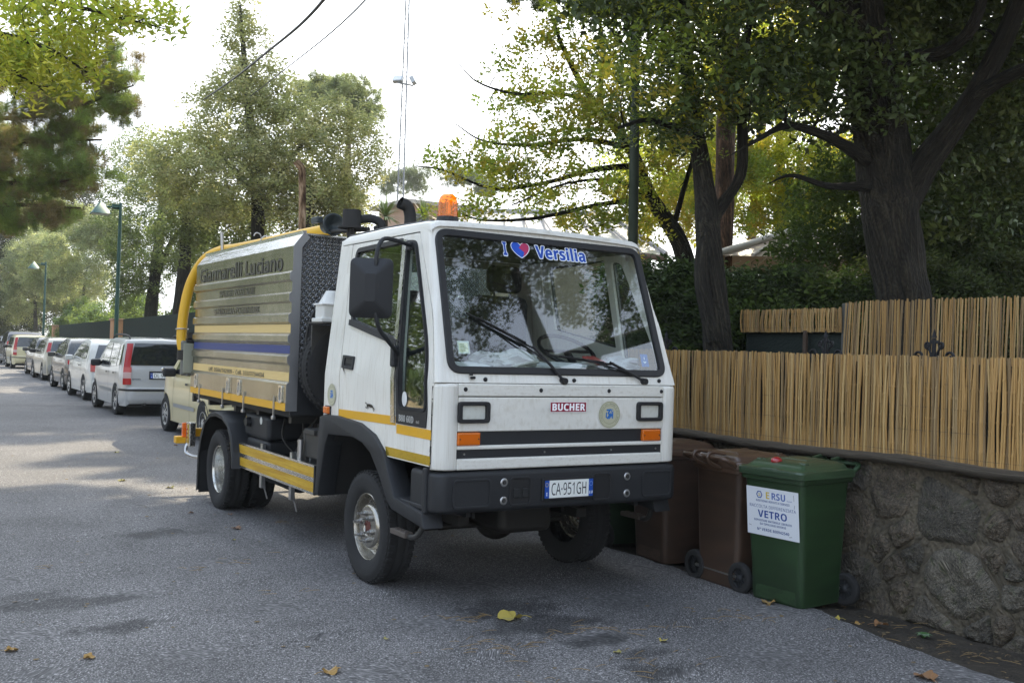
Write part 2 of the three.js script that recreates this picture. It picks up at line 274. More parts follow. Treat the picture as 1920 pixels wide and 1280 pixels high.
finial(-3.82, 'dark wrought iron scroll rising in front of the tall cane screen'); finial(-4.66, 'dark wrought iron scroll in front of the mesh panel'); finial(-6.32, 'wrought iron scroll nearest to the truck, against the hedge');

// ------------------------------------------------------------------ the tanker truck (origin: ground below the middle of its nose, facing +z)
const text = (x, s, px, py, font, fill, align = 'center') => { x.font = font; x.fillStyle = fill; x.textAlign = align; x.textBaseline = 'middle'; x.fillText(s, px, py); };
const fitText = (x, s, cx, cy, w, h, font, paint) => { x.save(); x.font = `${font.replace('$', '100px')}`; x.textAlign = 'left'; x.textBaseline = 'alphabetic'; const m = x.measureText(s), tw = m.width, a = m.actualBoundingBoxAscent || 73, d = m.actualBoundingBoxDescent || 0; x.translate(cx - w / 2, cy + h / 2); x.scale(w / tw, h / (a + d)); x.translate(0, -d); paint(x); x.restore(); };
const plateTex = (s) => canvasTex(512, 156, (x, w, h) => {
  x.fillStyle = '#e9ebe6'; x.fillRect(0, 0, w, h); x.fillStyle = '#1d4fa8'; x.fillRect(0, 0, 50, h); x.fillRect(w - 50, 0, 50, h);
  x.strokeStyle = '#222'; x.lineWidth = 4; x.strokeRect(2, 2, w - 4, h - 4);
  fitText(x, s, w / 2, h / 2, 376, 104, '$ sans-serif', (q) => { q.fillStyle = '#15171a'; q.fillText(s, 0, 0); });
  text(x, 'I', 26, 118, 'bold 40px sans-serif', '#f4f4f4'); x.strokeStyle = '#e8c52c'; x.lineWidth = 3; x.beginPath(); x.arc(25, 40, 15, 0, 7); x.stroke();
  text(x, 'LU', w - 25, 118, 'bold 34px sans-serif', '#f4f4f4'); x.strokeStyle = '#9fb6df'; x.beginPath(); x.arc(w - 25, 45, 17, 0, 7); x.stroke();
});
const roundLogo = canvasTex(256, 256, (x) => {
  x.fillStyle = '#b9b79c'; x.fillRect(0, 0, 256, 256); x.strokeStyle = '#8d8b70'; x.lineWidth = 4; for (const r of [122, 88]) { x.beginPath(); x.arc(128, 128, r, 0, 7); x.stroke(); }
  x.save(); x.translate(128, 128); x.fillStyle = '#6d705f'; x.font = 'bold 17px sans-serif'; x.textAlign = 'center'; [...'TERRITORIO DEL MARMO E DEL MARE '].forEach((c, i) => { x.save(); x.rotate(-2.2 + i * .15); x.fillText(c, 0, -98); x.restore(); }); x.restore();
  x.strokeStyle = '#1667b4'; x.lineWidth = 17; x.lineCap = 'round'; x.beginPath(); x.moveTo(98, 86); x.lineTo(134, 84); x.lineTo(112, 116); x.moveTo(116, 116); x.lineTo(128, 126); x.lineTo(112, 160); x.stroke();
  x.lineWidth = 13; x.beginPath(); x.moveTo(92, 112); x.lineTo(88, 150); x.lineTo(112, 166); x.moveTo(128, 164); x.lineTo(144, 118); x.lineTo(148, 146); x.lineTo(166, 114); x.lineTo(166, 162); x.stroke(); x.lineWidth = 7; x.beginPath(); x.arc(160, 92, 11, .6, 5.2); x.stroke();
});
const truck = thing('tanker_truck', 'white cab drain cleaning truck with ribbed steel tank body parked on the road', 'truck', [3.495, 0, -4.90]);
{
  const hw = (y) => y < 1.29 ? .885 : .885 - sst(1.29, 1.4, y) * (y - 1.29) * .1, zw = (y) => -.03 - (y - 1.34) * .345;
  const zs = (y) => y < 1.32 ? -.055 : y < 1.7 ? lerp(-.055, -.17, (y - 1.32) / .38) : lerp(-.17, -.47, (y - 1.7) / .5);
  const tess = new TessellateModifier(.13, 5);
  const sideGeo = (pts, holes, t, off, sx) => toCreasedNormals(mapped(tess.modify(extr(pts, holes, t)), (z, y, d) => [sx * (hw(y) + off - d), y, z]), .6);
  const sideDecal = (z0, z1, y0, y1, off = .003) => loft(Array.from({ length: 7 }, (_, j) => Array.from({ length: 5 }, (_, i) => { const y = lerp(y0, y1, j / 6); return [-(hw(y) + off), y, lerp(z0, z1, i / 4)]; })));
  const front = (w, h, x, y, z = .004) => new THREE.PlaneGeometry(w, h).translate(x, y, z);
  const W = mats.white;
  // nose: corner pieces, hood flap and grille bands with open joints between them
  part('nose_backing', box(1.7, .47, .03, 0, 1.075, -.05), mats.black, truck);
  for (const s of [-1, 1]) {
    const prof = (o) => { const a = []; a.push([.885 - o, -.057]); for (let k = 0; k <= 8; k++) { const t = k / 8 * Math.PI / 2; a.push([.885 - o - .075 + Math.cos(t) * .075, -.075 + Math.sin(t) * .075 - o]); } a.push([.757, -o], [.757, -.03]); return a; };
    part('corner_panel', loft([[.82, .03], [.822, .006], [.832, 0], [.9, 0], [1.1, 0], [1.29, 0], [1.306, .004], [1.312, .014], [1.314, .06]].map(([y, o]) => prof(o).map(([x, z]) => [s * x, y, z]))), W, truck);
  }
  part('hood_flap', rbox(1.506, .072, .03, .008, 0, 1.2755, -.0155), W, truck);
  part('nose_panel', rbox(1.506, .196, .03, .008, 0, 1.1365, -.0155), W, truck);
  part('nose_strip', rbox(1.506, .024, .03, .009, 0, .948, -.0155), W, truck);
  part('nose_strip', rbox(1.506, .066, .034, .012, 0, .853, -.0175), W, truck);
  part('grille_strip', box(1.506, .08, .012, 0, .998, -.02), mats.plastic, truck); part('grille_strip', box(1.506, .056, .012, 0, .911, -.02), mats.plastic, truck);
  for (const x of [-.7, -.15, .35, .71]) part('grille_screw', cylZ(.006, .006, .006, x, .911, -.012, 10), mats.zinc, truck);
  for (const s of [-1, 1]) {                       // headlamps and direction indicators
    const x = s < 0 ? -.655 : .636, bz = rounded([[-.1, -.057], [.1, -.057], [.1, .057], [-.1, .057]], .02), inn = rounded([[-.082, -.043], [.082, -.043], [.082, .043], [-.082, .043]], .014);
    const lamp = part('headlight', mapped(extr(bz, [inn], .03, .004), (a, b, c) => [a + x, b + 1.149, c - .014]), mats.seal, truck);
    part('reflector', loft(Array.from({ length: 9 }, (_, j) => Array.from({ length: 13 }, (_, i) => { const a = (i / 12 - .5) * 2, b = (j / 8 - .5) * 2; return [x + a * .083, 1.149 + b * .044, -.045 + .045 * Math.min(1, a * a * .75 + b * b * .6)]; }))), M([.88, .88, .87], .32, 1), lamp);
    part('bulb', lathe([[0, .02], [.012, .018], [.016, 0], [.014, -.02]], 12).rotateX(Math.PI / 2).translate(x, 1.149, -.03), M([.5, .5, .48], .2, .6), lamp);
    part('lens', loft(Array.from({ length: 9 }, (_, j) => Array.from({ length: 33 }, (_, i) => { const a = (i / 32 - .5) * 2, b = (j / 8 - .5) * 2; return [x + a * .082, 1.149 + b * .043, .008 + .006 * (1 - a * a) + .0012 * Math.abs(Math.sin(i * 1.57))]; }))), mats.clear, lamp);
    const bx = s < 0 ? -.679 : .662, bw = s < 0 ? .15 : .15;
    const ind = part('indicator', rbox(bw, .074, .03, .01, bx, .998, -.008), mats.orange, truck);
    part('reflector', rbox(bw - .03, .05, .012, .004, bx, .998, -.012), M([.9, .55, .2], .25, .7), ind); part('screw', [cylZ(.004, .004, .006, bx - .06, .998, .008, 8), cylZ(.004, .004, .006, bx + .06, .998, .008, 8)], mats.black, ind);
  }
  part('maker_badge', front(.268, .062, .004, 1.178), decal(canvasTex(512, 120, (x, w, h) => { x.fillStyle = '#f3f3f1'; x.fillRect(0, 0, w, h); x.fillStyle = '#8c1230'; x.fillRect(5, 5, w - 10, h - 10); fitText(x, 'BUCHER', w / 2, h / 2, 470, 82, 'bold $ sans-serif', (q) => { q.fillStyle = '#fff'; q.strokeStyle = '#fff'; q.lineWidth = 3; q.fillText('BUCHER', 0, 0); q.strokeText('BUCHER', 0, 0); }); })), truck, 'dark red badge with white capitals');
  part('round_sticker', new THREE.CircleGeometry(.083, 40).translate(.318, 1.131, .003), decal(roundLogo), truck);
  for (const [x, y, z] of [[-.568, 1.336, -.022], [-.196, 1.277, 0], [.312, 1.277, 0], [-.71, 1.279, 0], [.735, 1.276, 0], [.735, 1.343, -.024], [.06, 1.338, -.022]]) part('rubber_stop', lathe([[.0001, .009], [.009, .007], [.013, 0], [.013, -.004]], 14).rotateX(Math.PI / 2).translate(x, y, z), mats.rubber, truck);
  for (const [x, y] of [[-.655, 1.345], [.0, 1.36]].slice(0, 1)) part('washer_jet', [rbox(.03, .016, .02, .006, x, y, -.018), rbox(.018, .012, .018, .004, x - .012, y + .018, -.018)], mats.black, truck);
  // windscreen surround, pillars, seal, glass
  const A = Math.atan(.345), onWs = (x, s, d) => [x, 1.318 + s * Math.cos(A) + d * Math.sin(A), zw(1.318) - s * Math.sin(A) + d * Math.cos(A)], S = (y) => (y - 1.318) / Math.cos(A);
  const gl = rounded([[-.802, S(1.37)], [.802, S(1.37)], [.768, S(2.212)], [-.768, S(2.212)]], .085, 8);
  const ex = (y) => hw(y) - .045;
  part('windscreen_frame', toCreasedNormals(mapped(extr([[-ex(1.318), 0], [ex(1.318), 0], [ex(1.8), S(1.8)], [ex(2.25), S(2.252)], [-ex(2.25), S(2.252)], [-ex(1.8), S(1.8)]], [gl], .03), (x, s, d) => onWs(x, s, d - .03)), .5), W, truck);
  part('windscreen_seal', mapped(extr(gl, [grown(gl, -.034)], .02, .005), (x, s, d) => onWs(x, s, d - .012)), mats.seal, truck);
  part('windscreen', mapped(new THREE.ShapeGeometry(shapeOf(grown(gl, -.03))), (x, s) => onWs(x, s, -.002)), mats.glass, truck);
  for (const s of [-1, 1]) part('pillar', loft(Array.from({ length: 22 }, (_, j) => { const y = lerp(1.316, 2.235, j / 21), h = hw(y), z0 = zs(y) + .003, z1 = zw(y), r = .05, za = Math.max(z0, z1 - r), row = [[s * (h - .03), y, z0], [s * h, y, z0]]; for (let k = 0; k <= 6; k++) { const t = k / 6; row.push([s * ((1 - t) ** 2 * h + 2 * t * (1 - t) * h + t * t * (h - r)), y, (1 - t) ** 2 * za + 2 * t * (1 - t) * z1 + t * t * z1]); } return row; }), .7), W, truck);
  part('cowl', loft([[-.06, 1.312], [-.012, 1.313], [-.02, 1.32]].map(([z, y]) => [-.85, 0, .85].map((x) => [x, y, z]))), W, truck);
  const slogan = canvasTex(1024, 200, (x, w, h) => {
    x.clearRect(0, 0, w, h); const word = (s, cx, ww) => fitText(x, s, cx, 100, ww, 140, 'bold $ sans-serif', (q) => { q.lineJoin = 'round'; q.strokeStyle = '#e9eef2'; q.lineWidth = 13; q.strokeText(s, 0, 0); q.fillStyle = '#1247a8'; q.strokeStyle = '#1247a8'; q.lineWidth = 3; q.fillText(s, 0, 0); q.strokeText(s, 0, 0); });
    word('I', 45, 44); word('Versilia', 700, 600);
    const heart = (k) => { x.beginPath(); x.moveTo(225, 182); x.bezierCurveTo(90, 110, 105, 20, 175, 22); x.bezierCurveTo(205, 22, 220, 40, 226, 56); x.bezierCurveTo(236, 36, 256, 22, 284, 24); x.bezierCurveTo(345, 30, 345, 115, 225, 182); x.closePath(); };
    heart(); x.lineWidth = 14; x.strokeStyle = '#e9eef2'; x.stroke(); x.save(); heart(); x.clip(); x.fillStyle = '#1c50bd'; x.fillRect(80, 0, 300, 200); x.fillStyle = '#b32f5c'; x.beginPath(); x.moveTo(226, 0); x.lineTo(226, 60); x.lineTo(206, 78); x.lineTo(262, 122); x.lineTo(236, 190); x.lineTo(400, 200); x.lineTo(400, 0); x.fill(); x.restore();
  });
  part('windscreen_lettering', mapped(new THREE.PlaneGeometry(.66, .125), (x, y) => onWs(x + .003, S(2.13) + y, .004)), decal(slogan, .4, { transparent: true, alphaTest: .35 }), truck);
  const permit = canvasTex(128, 128, (x) => { x.fillStyle = '#cfd8cf'; x.fillRect(0, 0, 128, 128); x.fillStyle = '#e8ecc8'; x.fillRect(16, 18, 96, 94); x.fillStyle = '#6b7a64'; for (let k = 0; k < 7; k++) x.fillRect(26, 30 + k * 11, 50 + (k * 37) % 30, 4); });
  part('permit', mapped(new THREE.PlaneGeometry(.078, .078), (x, y) => onWs(x - .675, S(1.52) + y, -.012)), decal(permit, .6), truck);
  part('blue_sticker', mapped(new THREE.PlaneGeometry(.06, .085), (x, y) => onWs(x + .66, S(1.475) + y, -.012)), decal(canvasTex(96, 128, (x) => { x.fillStyle = '#1d64b0'; x.fillRect(0, 0, 96, 128); x.fillStyle = '#cfe0ee'; x.beginPath(); x.arc(48, 74, 20, 0, 3.2); x.fill(); x.fillRect(42, 30, 12, 26); }), .5), truck);
  const wiper = (pv, el, tip, heel) => {
    const up = (p, d) => [p[0], p[1] + d * .33, p[2] + d];
    const w = part('wiper', [tube([up(pv, .0), up([lerp(pv[0], el[0], .35), lerp(pv[1], el[1], .35), lerp(pv[2], el[2], .35)], .012), up(el, .018)], .009, 14, 6), bar(up([lerp(pv[0], el[0], .5), lerp(pv[1], el[1], .5), lerp(pv[2], el[2], .5)], .014), up([lerp(tip[0], heel[0], .5), lerp(tip[1], heel[1], .5), lerp(tip[2], heel[2], .5)], .022), .005), cylZ(.019, .022, .04, pv[0], pv[1], pv[2], 14)], mats.black, truck);
    part('blade', [bar(up(tip, .002), up(heel, .002), .0065), bar(up([lerp(tip[0], heel[0], .15), lerp(tip[1], heel[1], .15), lerp(tip[2], heel[2], .15)], .014), up([lerp(tip[0], heel[0], .85), lerp(tip[1], heel[1], .85), lerp(tip[2], heel[2], .85)], .018), .006)], mats.rubber, w);
  };
  wiper([-.025, 1.334, -.012], [-.222, 1.533, -.085], [-.641, 1.718, -.15], [-.2, 1.52, -.08]); wiper([.602, 1.338, -.014], [.34, 1.447, -.055], [-.104, 1.486, -.07], [.36, 1.44, -.052]);
  // roof, rear wall
  part('roof', loft([[-.322, -.032], [-.33, -.008], [-.352, .004], [-.43, .012], [-1.0, .02], [-1.6, .014], [-1.66, .004], [-1.69, -.03]].map(([z, dy]) => { const row = []; for (const s of [-1, 1]) { const q = [[hw(2.205), 2.205], [hw(2.235), 2.235], [.77, 2.252], [.74, 2.262], [.6, 2.27], [.3, 2.277], [0, 2.28]].map(([x, y]) => [s * x, y + (y > 2.23 ? dy : Math.min(0, dy)), z]); row.push(...(s < 0 ? q : q.reverse().slice(1))); } return row; })), W, truck);
  part('roof_trim', [tube([[-.752, 2.266, -.38], [-.75, 2.28, -1.0], [-.75, 2.274, -1.64]], .008, 20, 6), tube([[.752, 2.266, -.38], [.75, 2.28, -1.0], [.75, 2.274, -1.64]], .008, 20, 6)], mats.black, truck);
  part('rear_wall', mapped(extr([[-.885, .99], [.885, .99], [.885, 1.3], [.79, 2.24], [-.79, 2.24], [-.885, 1.3]], [rounded([[-.35, 1.72], [.6, 1.72], [.6, 2.14], [-.35, 2.14]], .05)], .03), (x, y, z) => [x, y, z - 1.69]), W, truck);
  part('rear_window', box(.97, .44, .006, .125, 1.93, -1.675), mats.glass, truck);
  // cab inside
  part('headliner', box(1.5, .012, 1.25, 0, 2.19, -1.0), mats.interior, truck);
  part('cab_floor', [box(1.74, .04, 1.6, 0, .99, -.86), box(1.74, .34, .03, 0, 1.15, -.09)], mats.frame, truck);
  part('rear_lining', mapped(extr([[-.86, 1.0], [.86, 1.0], [.85, 1.3], [.77, 2.18], [-.77, 2.18], [-.85, 1.3]], [rounded([[-.33, 1.74], [.58, 1.74], [.58, 2.12], [-.33, 2.12]], .05)], .012), (x, y, z) => [x, y, z - 1.65]), M([.26, .245, .21], .9), truck);
  part('dashboard', loft([[-.05, 1.352], [-.09, 1.372], [-.3, 1.40], [-.44, 1.41], [-.5, 1.37], [-.52, 1.15], [-.45, 1.05]].map(([z, y]) => [-.82, -.3, .3, .82].map((x) => [x, y, z]))), M([.10, .10, .10], .8), truck);
  const seat = (x, head) => { const s = part('seat', [rbox(.5, .14, .5, .05, x, 1.24, -1.12), rbox(.48, .66, .14, .06, x, 1.58, -1.43)], mats.seat, truck); if (head) part('headrest', [rbox(.29, .2, .1, .05, x, 2.03, -1.36), cylY(.008, .008, .16, x - .07, 1.92, -1.38), cylY(.008, .008, .16, x + .07, 1.92, -1.38)], mats.seat, s); };
  seat(.36, true); seat(-.42, false);
  part('steering_wheel', [new THREE.TorusGeometry(.2, .014, 8, 36).rotateX(-1.05).translate(.42, 1.52, -.62), bar([.42, 1.36, -.45], [.42, 1.51, -.62], .025), rbox(.36, .02, .05, .01, .42, 1.515, -.62)], mats.black, truck);
  part('seat_belt', bar([-.8, 2.05, -1.45], [-.7, 1.2, -1.3], .012), mats.trim, truck);
  [[.25, 1.413, -.26, .3, .21, .3, 'paper'], [.42, 1.42, -.3, .22, .16, -.4, 'paper'], [.12, 1.416, -.2, .2, .26, .9, 'paper'], [.6, 1.418, -.25, .25, .18, .15, 'card'], [-.62, 1.41, -.16, .26, .2, -.1, 'paper'], [-.1, 1.412, -.3, .3, .16, .2, 'paper'], [.36, 1.44, -.22, .16, .11, .5, 'paper']].forEach(([x, y, z, w, d, a, m], i) => part('paper', box(w, .012 + (i % 3) * .008, d).rotateY(a).rotateZ(.06 * (i % 3 - 1)).rotateX(.12).translate(x, y, z), mats[m], truck));
  part('red_booklet', box(.17, .012, .12).rotateX(.35).rotateY(.5).translate(.33, 1.462, -.17), M([.4, .06, .05], .6), truck);
  for (const [x, z, r, c] of [[-.28, -.2, .12, [.75, .76, .72]], [.52, -.16, .1, [.7, .72, .74]], [-.42, -.26, .1, [.6, .6, .58]]]) part('plastic_bag', (() => { const g = new THREE.IcosahedronGeometry(r, 4); mapped(g, (a, b, q) => { const n = 1 + .5 * fbm(a * 14 + x * 9, b * 14, q * 14, 3); return [x + a * n * 1.3, 1.44 + b * n * .55, z + q * n * .9]; }); g.computeVertexNormals(); return g; })(), MP(c, .35, { transmission: .4, thickness: 0 }), truck);
  // doors
  const winL = rounded([[-1.33, 1.672], [-.595, 1.545], [-.688, 2.165], [-1.40, 2.15]], [.03, .02, .02, .05]), winQ = rounded([[-.487, 1.14], [-.133, 1.146], [-.168, 1.48], [-.50, 2.135], [-.615, 2.145]], [.05, .05, .3, .05, .03]);
  const doorPts = rounded([[-.062, .838], [-.06, 1.318], [-.176, 1.70], [-.47, 2.198], [-1.475, 2.198], [-1.418, 1.3], [-1.415, 1.01], [-1.02, 1.004], [-.8, .953], [-.67, .865], [-.645, .838]], [.006, .004, .1, .02, .02, .1, .01, .1, .1, .05, .01]);
  for (const s of [-1, 1]) {
    const door = part('door', sideGeo(doorPts, [winL, winQ], .035, 0, s), W, truck, s < 0 ? 'white cab door with yellow stripe and tall quarter window' : undefined);
    part('door_pillar', sideGeo([[-1.425, 1.0], [-1.43, 1.32], [-1.487, 2.2], [-1.685, 2.2], [-1.675, .99]], [], .035, 0, s), W, truck);
    const frame1 = grown(winL, .018), frame2 = rounded([[-.515, 1.05], [-.128, 1.05], [-.118, 1.15], [-.152, 1.48], [-.49, 2.155], [-.632, 2.165]], [.01, .01, .02, .3, .05, .03]);
    part('window_seal', sideGeo(frame1, [grown(winL, -.012)], .02, .004, s), mats.seal, door); part('window_seal', sideGeo(frame2, [grown(winQ, -.012)], .02, .006, s), mats.seal, door);
    part('quarter_seal', sideGeo(grown(winQ, .008), [grown(winQ, -.01)], .012, .012, s), mats.rubber, door);
    part('window', sideGeo(winL, [], .004, -.014, s), mats.glass, door); part('window', sideGeo(winQ, [], .004, -.012, s), mats.glass, door);
    part('window_post', sideGeo([[-.58, 1.05], [-.53, 1.05], [-.625, 2.17], [-.672, 2.17]], [], .012, .012, s), s < 0 ? mats.alu : mats.seal, door);
    part('window_ledge', sideGeo([[-1.35, 1.645], [-.585, 1.515], [-.585, 1.552], [-1.35, 1.682]], [], .016, .016, s), mats.plastic, door);
    const h = part('door_handle', sideGeo(rounded([[-1.388, 1.355], [-1.2, 1.345], [-1.2, 1.435], [-1.388, 1.442]], .012), [rounded([[-1.35, 1.372], [-1.22, 1.366], [-1.22, 1.42], [-1.35, 1.424]], .01)], .014, .012, s), mats.plastic, door);
    part('handle_lever', sideGeo([[-1.345, 1.39], [-1.225, 1.384], [-1.225, 1.412], [-1.345, 1.418]], [], .008, .006, s), mats.black, h); part('handle_recess', sideGeo([[-1.36, 1.362], [-1.21, 1.356], [-1.21, 1.43], [-1.36, 1.434]], [], .004, .002, s), mats.rubber, h);
    part('yellow_stripe', sideGeo([[-1.412, 1.022], [-.528, 1.036], [-.532, 1.09], [-1.414, 1.076]], [], .002, .003, s), mats.yellow, door); part('yellow_stripe', sideGeo([[-.51, .99], [-.065, .99], [-.066, 1.045], [-.513, 1.045]], [], .002, .003, s), mats.yellow, door);
    part('reflective_stripe', sideGeo([[-.637, .846], [-.068, .846], [-.068, .898], [-.66, .898]], [], .002, .003, s), M([.62, .45, .03], .16, .75, { bumpMap: grimeTex, bumpScale: .004, map: grimeTex }), door, 'glossy gold reflective stripe');
    const mk = part('side_marker', rbox(.024, .05, .085, .008, s * .9, 1.057, -1.6), mats.orange, truck); part('marker_base', rbox(.012, .06, .1, .004, s * .888, 1.057, -1.6), mats.black, mk);
  }
  part('model_lettering', sideDecal(-.49, -.18, 1.062, 1.112, .0085), decal(canvasTex(512, 96, (x, w, h) => { x.clearRect(0, 0, w, h); fitText(x, 'B80 60D', 190, 48, 330, 76, 'bold $ serif', (q) => { q.fillStyle = '#b9b9b4'; q.fillText('B80 60D', 0, 0); }); text(x, '4x2', 440, 64, 'bold 40px serif', '#a9a9a4'); }), .5, { transparent: true, alphaTest: .4 }), truck);
  part('cat_decal', sideDecal(-.99, -.82, 1.095, 1.155), decal(canvasTex(256, 100, (x) => { x.clearRect(0, 0, 256, 100); x.fillStyle = '#231d16'; x.beginPath(); x.ellipse(140, 42, 62, 17, .12, 0, 7); x.fill(); x.beginPath(); x.ellipse(72, 40, 22, 14, -.3, 0, 7); x.fill(); x.strokeStyle = '#231d16'; x.lineWidth = 9; x.lineCap = 'round'; x.beginPath(); x.moveTo(84, 50); x.lineTo(50, 70); x.lineTo(30, 62); x.moveTo(96, 54); x.lineTo(84, 78); x.moveTo(190, 50); x.lineTo(206, 72); x.lineTo(222, 94); x.moveTo(178, 54); x.lineTo(214, 60); x.lineTo(236, 74); x.moveTo(58, 32); x.quadraticCurveTo(40, 12, 18, 20); x.stroke(); }), .5, { transparent: true, alphaTest: .4 }), truck);
  part('round_sticker', mapped(new THREE.CircleGeometry(.075, 32), (x, y) => [-.8885, y + 1.165, -1.545 + x]), decal(roundLogo), truck);
  part('tax_sticker', mapped(new THREE.CircleGeometry(.034, 24), (x, y) => [-.8765, y * 1.3 + 1.2, -.44 + x]), M([.7, .7, .68], .6), truck);
  part('paint_chips', [[.946, .02, .03], [.93, .024, .05], [.90, .02, .04], [.985, .012, .012], [1.005, .014, .008], [.86, .012, .012], [.837, .016, .028], [1.03, .01, .006]].map(([y, w, h], k) => mapped(new THREE.CircleGeometry(1, 9), (a, b) => { const n = 1 + .5 * noise.noise(a * 3 + k, b * 3, k); return [-.8855 + .0035 * 0 - .0012, y + b * h * .5 * n, -.045 - .024 + a * w * .4 * n]; })), M([.05, .045, .04], .8), truck);
  part('rivets', [.86, .95, 1.04, 1.13, 1.22, 1.29].map((y) => cylX(.004, .004, .006, -.885, y, -.068 + .004, 8)), mats.steelDark, truck);
  // mirror on its bent arm
  const arm = part('mirror_arm', tube([[-.81, 2.12, -.545], [-.93, 2.14, -.50], [-1.04, 2.135, -.46], [-1.085, 2.06, -.435], [-1.09, 1.9, -.43], [-1.085, 1.72, -.435], [-1.06, 1.62, -.44], [-.93, 1.5, -.5], [-.875, 1.46, -.545]], .013, 50, 8), mats.plastic, truck);
  part('bracket', [rbox(.03, .05, .06, .008, -.815, 2.12, -.56), rbox(.05, .13, .05, .012, -.885, 1.45, -.57)], mats.plastic, arm);
  const ms = rounded([[-.125, -.175], [.125, -.175], [.125, .175], [-.125, .175]], .04);
  const sh = (t, z) => ms.map(([a, b]) => [a * (1 - t * 8), b * (1 - t * 5.7), z]);
  const mg = loft([sh(.006, -.02), sh(0, -.012), sh(0, .012), sh(.012, .02), sh(.05, .042), sh(.095, .06)].map((r) => [...r, r[0]]), .5);
  const q = new THREE.Matrix4().makeRotationY(-.55).setPosition(-1.1, 1.845, -.47);
  const mirror = part('mirror_housing', [mg, mapped(new THREE.ShapeGeometry(shapeOf(ms)), (x, y) => [x * .24, y * .4585, .06])].map((g) => g.applyMatrix4(q)), mats.plastic, truck);
  part('mirror_glass', mapped(new THREE.ShapeGeometry(shapeOf(grown(ms, -.008))), (x, y) => [x, y, -.019]).applyMatrix4(q), mats.chrome, mirror);
  part('clamp', [rbox(.04, .07, .03, .008, -1.078, 1.85, -.415)], mats.black, mirror);
  // wheel arches of the cab and step wells
  for (const s of [-1, 1]) {
    const outer = [[-1.742, .464], [-1.69, .996], [-1.62, 1.012], [-1.39, 1.02], [-1.02, 1.0], [-.8, .945], [-.66, .858], [-.6, .785], [-.535, .69], [-.475, .604], [-.115, .563], [-.09, .5], [-.50, .55], [-.56, .585], [-.69, .73], [-.83, .85], [-.955, .9], [-1.13, .925], [-1.54, .905], [-1.60, .82], [-1.70, .464]];
    part('wheel_arch', toCreasedNormals(mapped(extr(outer, [], .11, .012), (z, y, d) => [s * (.90 - d), y, z]), .5), mats.plastic, truck);
    part('arch_liner', loft([.86, .35].map((x) => [[-1.72, .45], [-1.6, .82], [-1.5, .9], [-1.13, .92], [-.95, .9], [-.83, .85], [-.69, .73], [-.56, .58], [-.5, .5]].map(([z, y]) => [s * x, y, z]))), mats.frame, truck);
    part('step_well', [box(.03, .3, .5, s * .62, .69, -.33), rbox(.26, .03, .37, .01, s * .76, .60, -.3), rbox(.06, .26, .045, .012, s * .87, .7, -.115)], mats.plastic, truck);
    part('inner_guard', box(.02, .5, 1.2, s * .34, .7, -1.1), mats.frame, truck);
    part('sill_rear', box(.1, .5, .02, s * .8, .72, -1.73), mats.plastic, truck);
  }
  // bumper
  const bp = (o) => { const a = [[-.885 + o, -.30]]; for (let k = 0; k <= 8; k++) { const t = k / 8 * Math.PI / 2; a.push([-.885 + o + .07 - Math.cos(t) * .07, -.05 + Math.sin(t) * .07 - o]); } const b = a.map(([x, z]) => [-x, z]).reverse(); return [...a, ...b]; };
  part('bumper', loft([[.575, .09], [.577, .03], [.585, .008], [.605, 0], [.70, 0], [.785, 0], [.803, .008], [.812, .03], [.813, .12]].map(([y, o]) => bp(o).map(([x, z]) => [x, y, z]))), mats.plastic, truck);
  for (const [x, w, h] of [[-.66, .23, .145], [.70, .22, .145], [-.335, .13, .15], [.26, .13, .15]]) {
    const o = rounded([[-w / 2, -h / 2], [w / 2, -h / 2], [w / 2, h / 2], [-w / 2, h / 2]], .022);
    part('bumper_pocket', [mapped(extr(grown(o, .008), [o], .006, .003), (a, b, c) => [a + x, b + .69, c + .018]), mapped(new THREE.ShapeGeometry(shapeOf(o)), (a, b) => [a + x, b + .69, .021])], Math.abs(x) > .5 ? mats.plastic : mats.seal, truck);
  }
  part('tow_slot', [rbox(.045, .055, .012, .02, -.36, .68, .024), rbox(.04, .055, .012, .02, -.30, .68, .024)], mats.rubber, truck);
  for (const x of [-.447, .459]) for (const y of [.745, .64]) { const b = part('bumper_bolt', lathe([[.013, .004], [.022, .005], [.025, 0]], 20).rotateX(Math.PI / 2).translate(x, y, .022), mats.zinc, truck); part('bolt_head', cylZ(.011, .012, .012, x, y, .024, 6), mats.steelDark, b); }
  part('plate_holder', rbox(.385, .135, .014, .006, .006, .692, .026), mats.black, truck);
  part('number_plate', front(.36, .11, .006, .693, .0345), decal(plateTex('CA·951GH'), .35), truck);
  part('front_apron', [box(1.6, .06, .05, 0, .815, -.12), box(.3, .05, .04, 0, .80, -.08), box(1.5, .2, .03, 0, .7, -.25)], mats.frame, truck);
  part('under_nose_bits', [rbox(.12, .04, .05, .01, -.5, .822, -.05), rbox(.09, .05, .05, .015, .22, .815, -.05), cylZ(.02, .02, .06, .42, .815, -.05), cylZ(.014, .014, .05, -.4, .81, -.04)], mats.greasy, truck);
  for (const s of [-1, 1]) { const st = part('step_bracket', tube([[s * .84, .60, -.16], [s * .845, .50, -.19], [s * .86, .425, -.24], [s * .87, .405, -.29], [s * .87, .405, -.34]], .017, 20, 8), mats.steelDark, truck); part('tread_plate', [rbox(.06, .032, .2, .006, s * .875, .41, -.42), ...[0, 1, 2].map((k) => box(.026, .004, .03, s * .875, .429, -.36 - k * .055))], M([.12, .10, .085], .7, .4), st); }
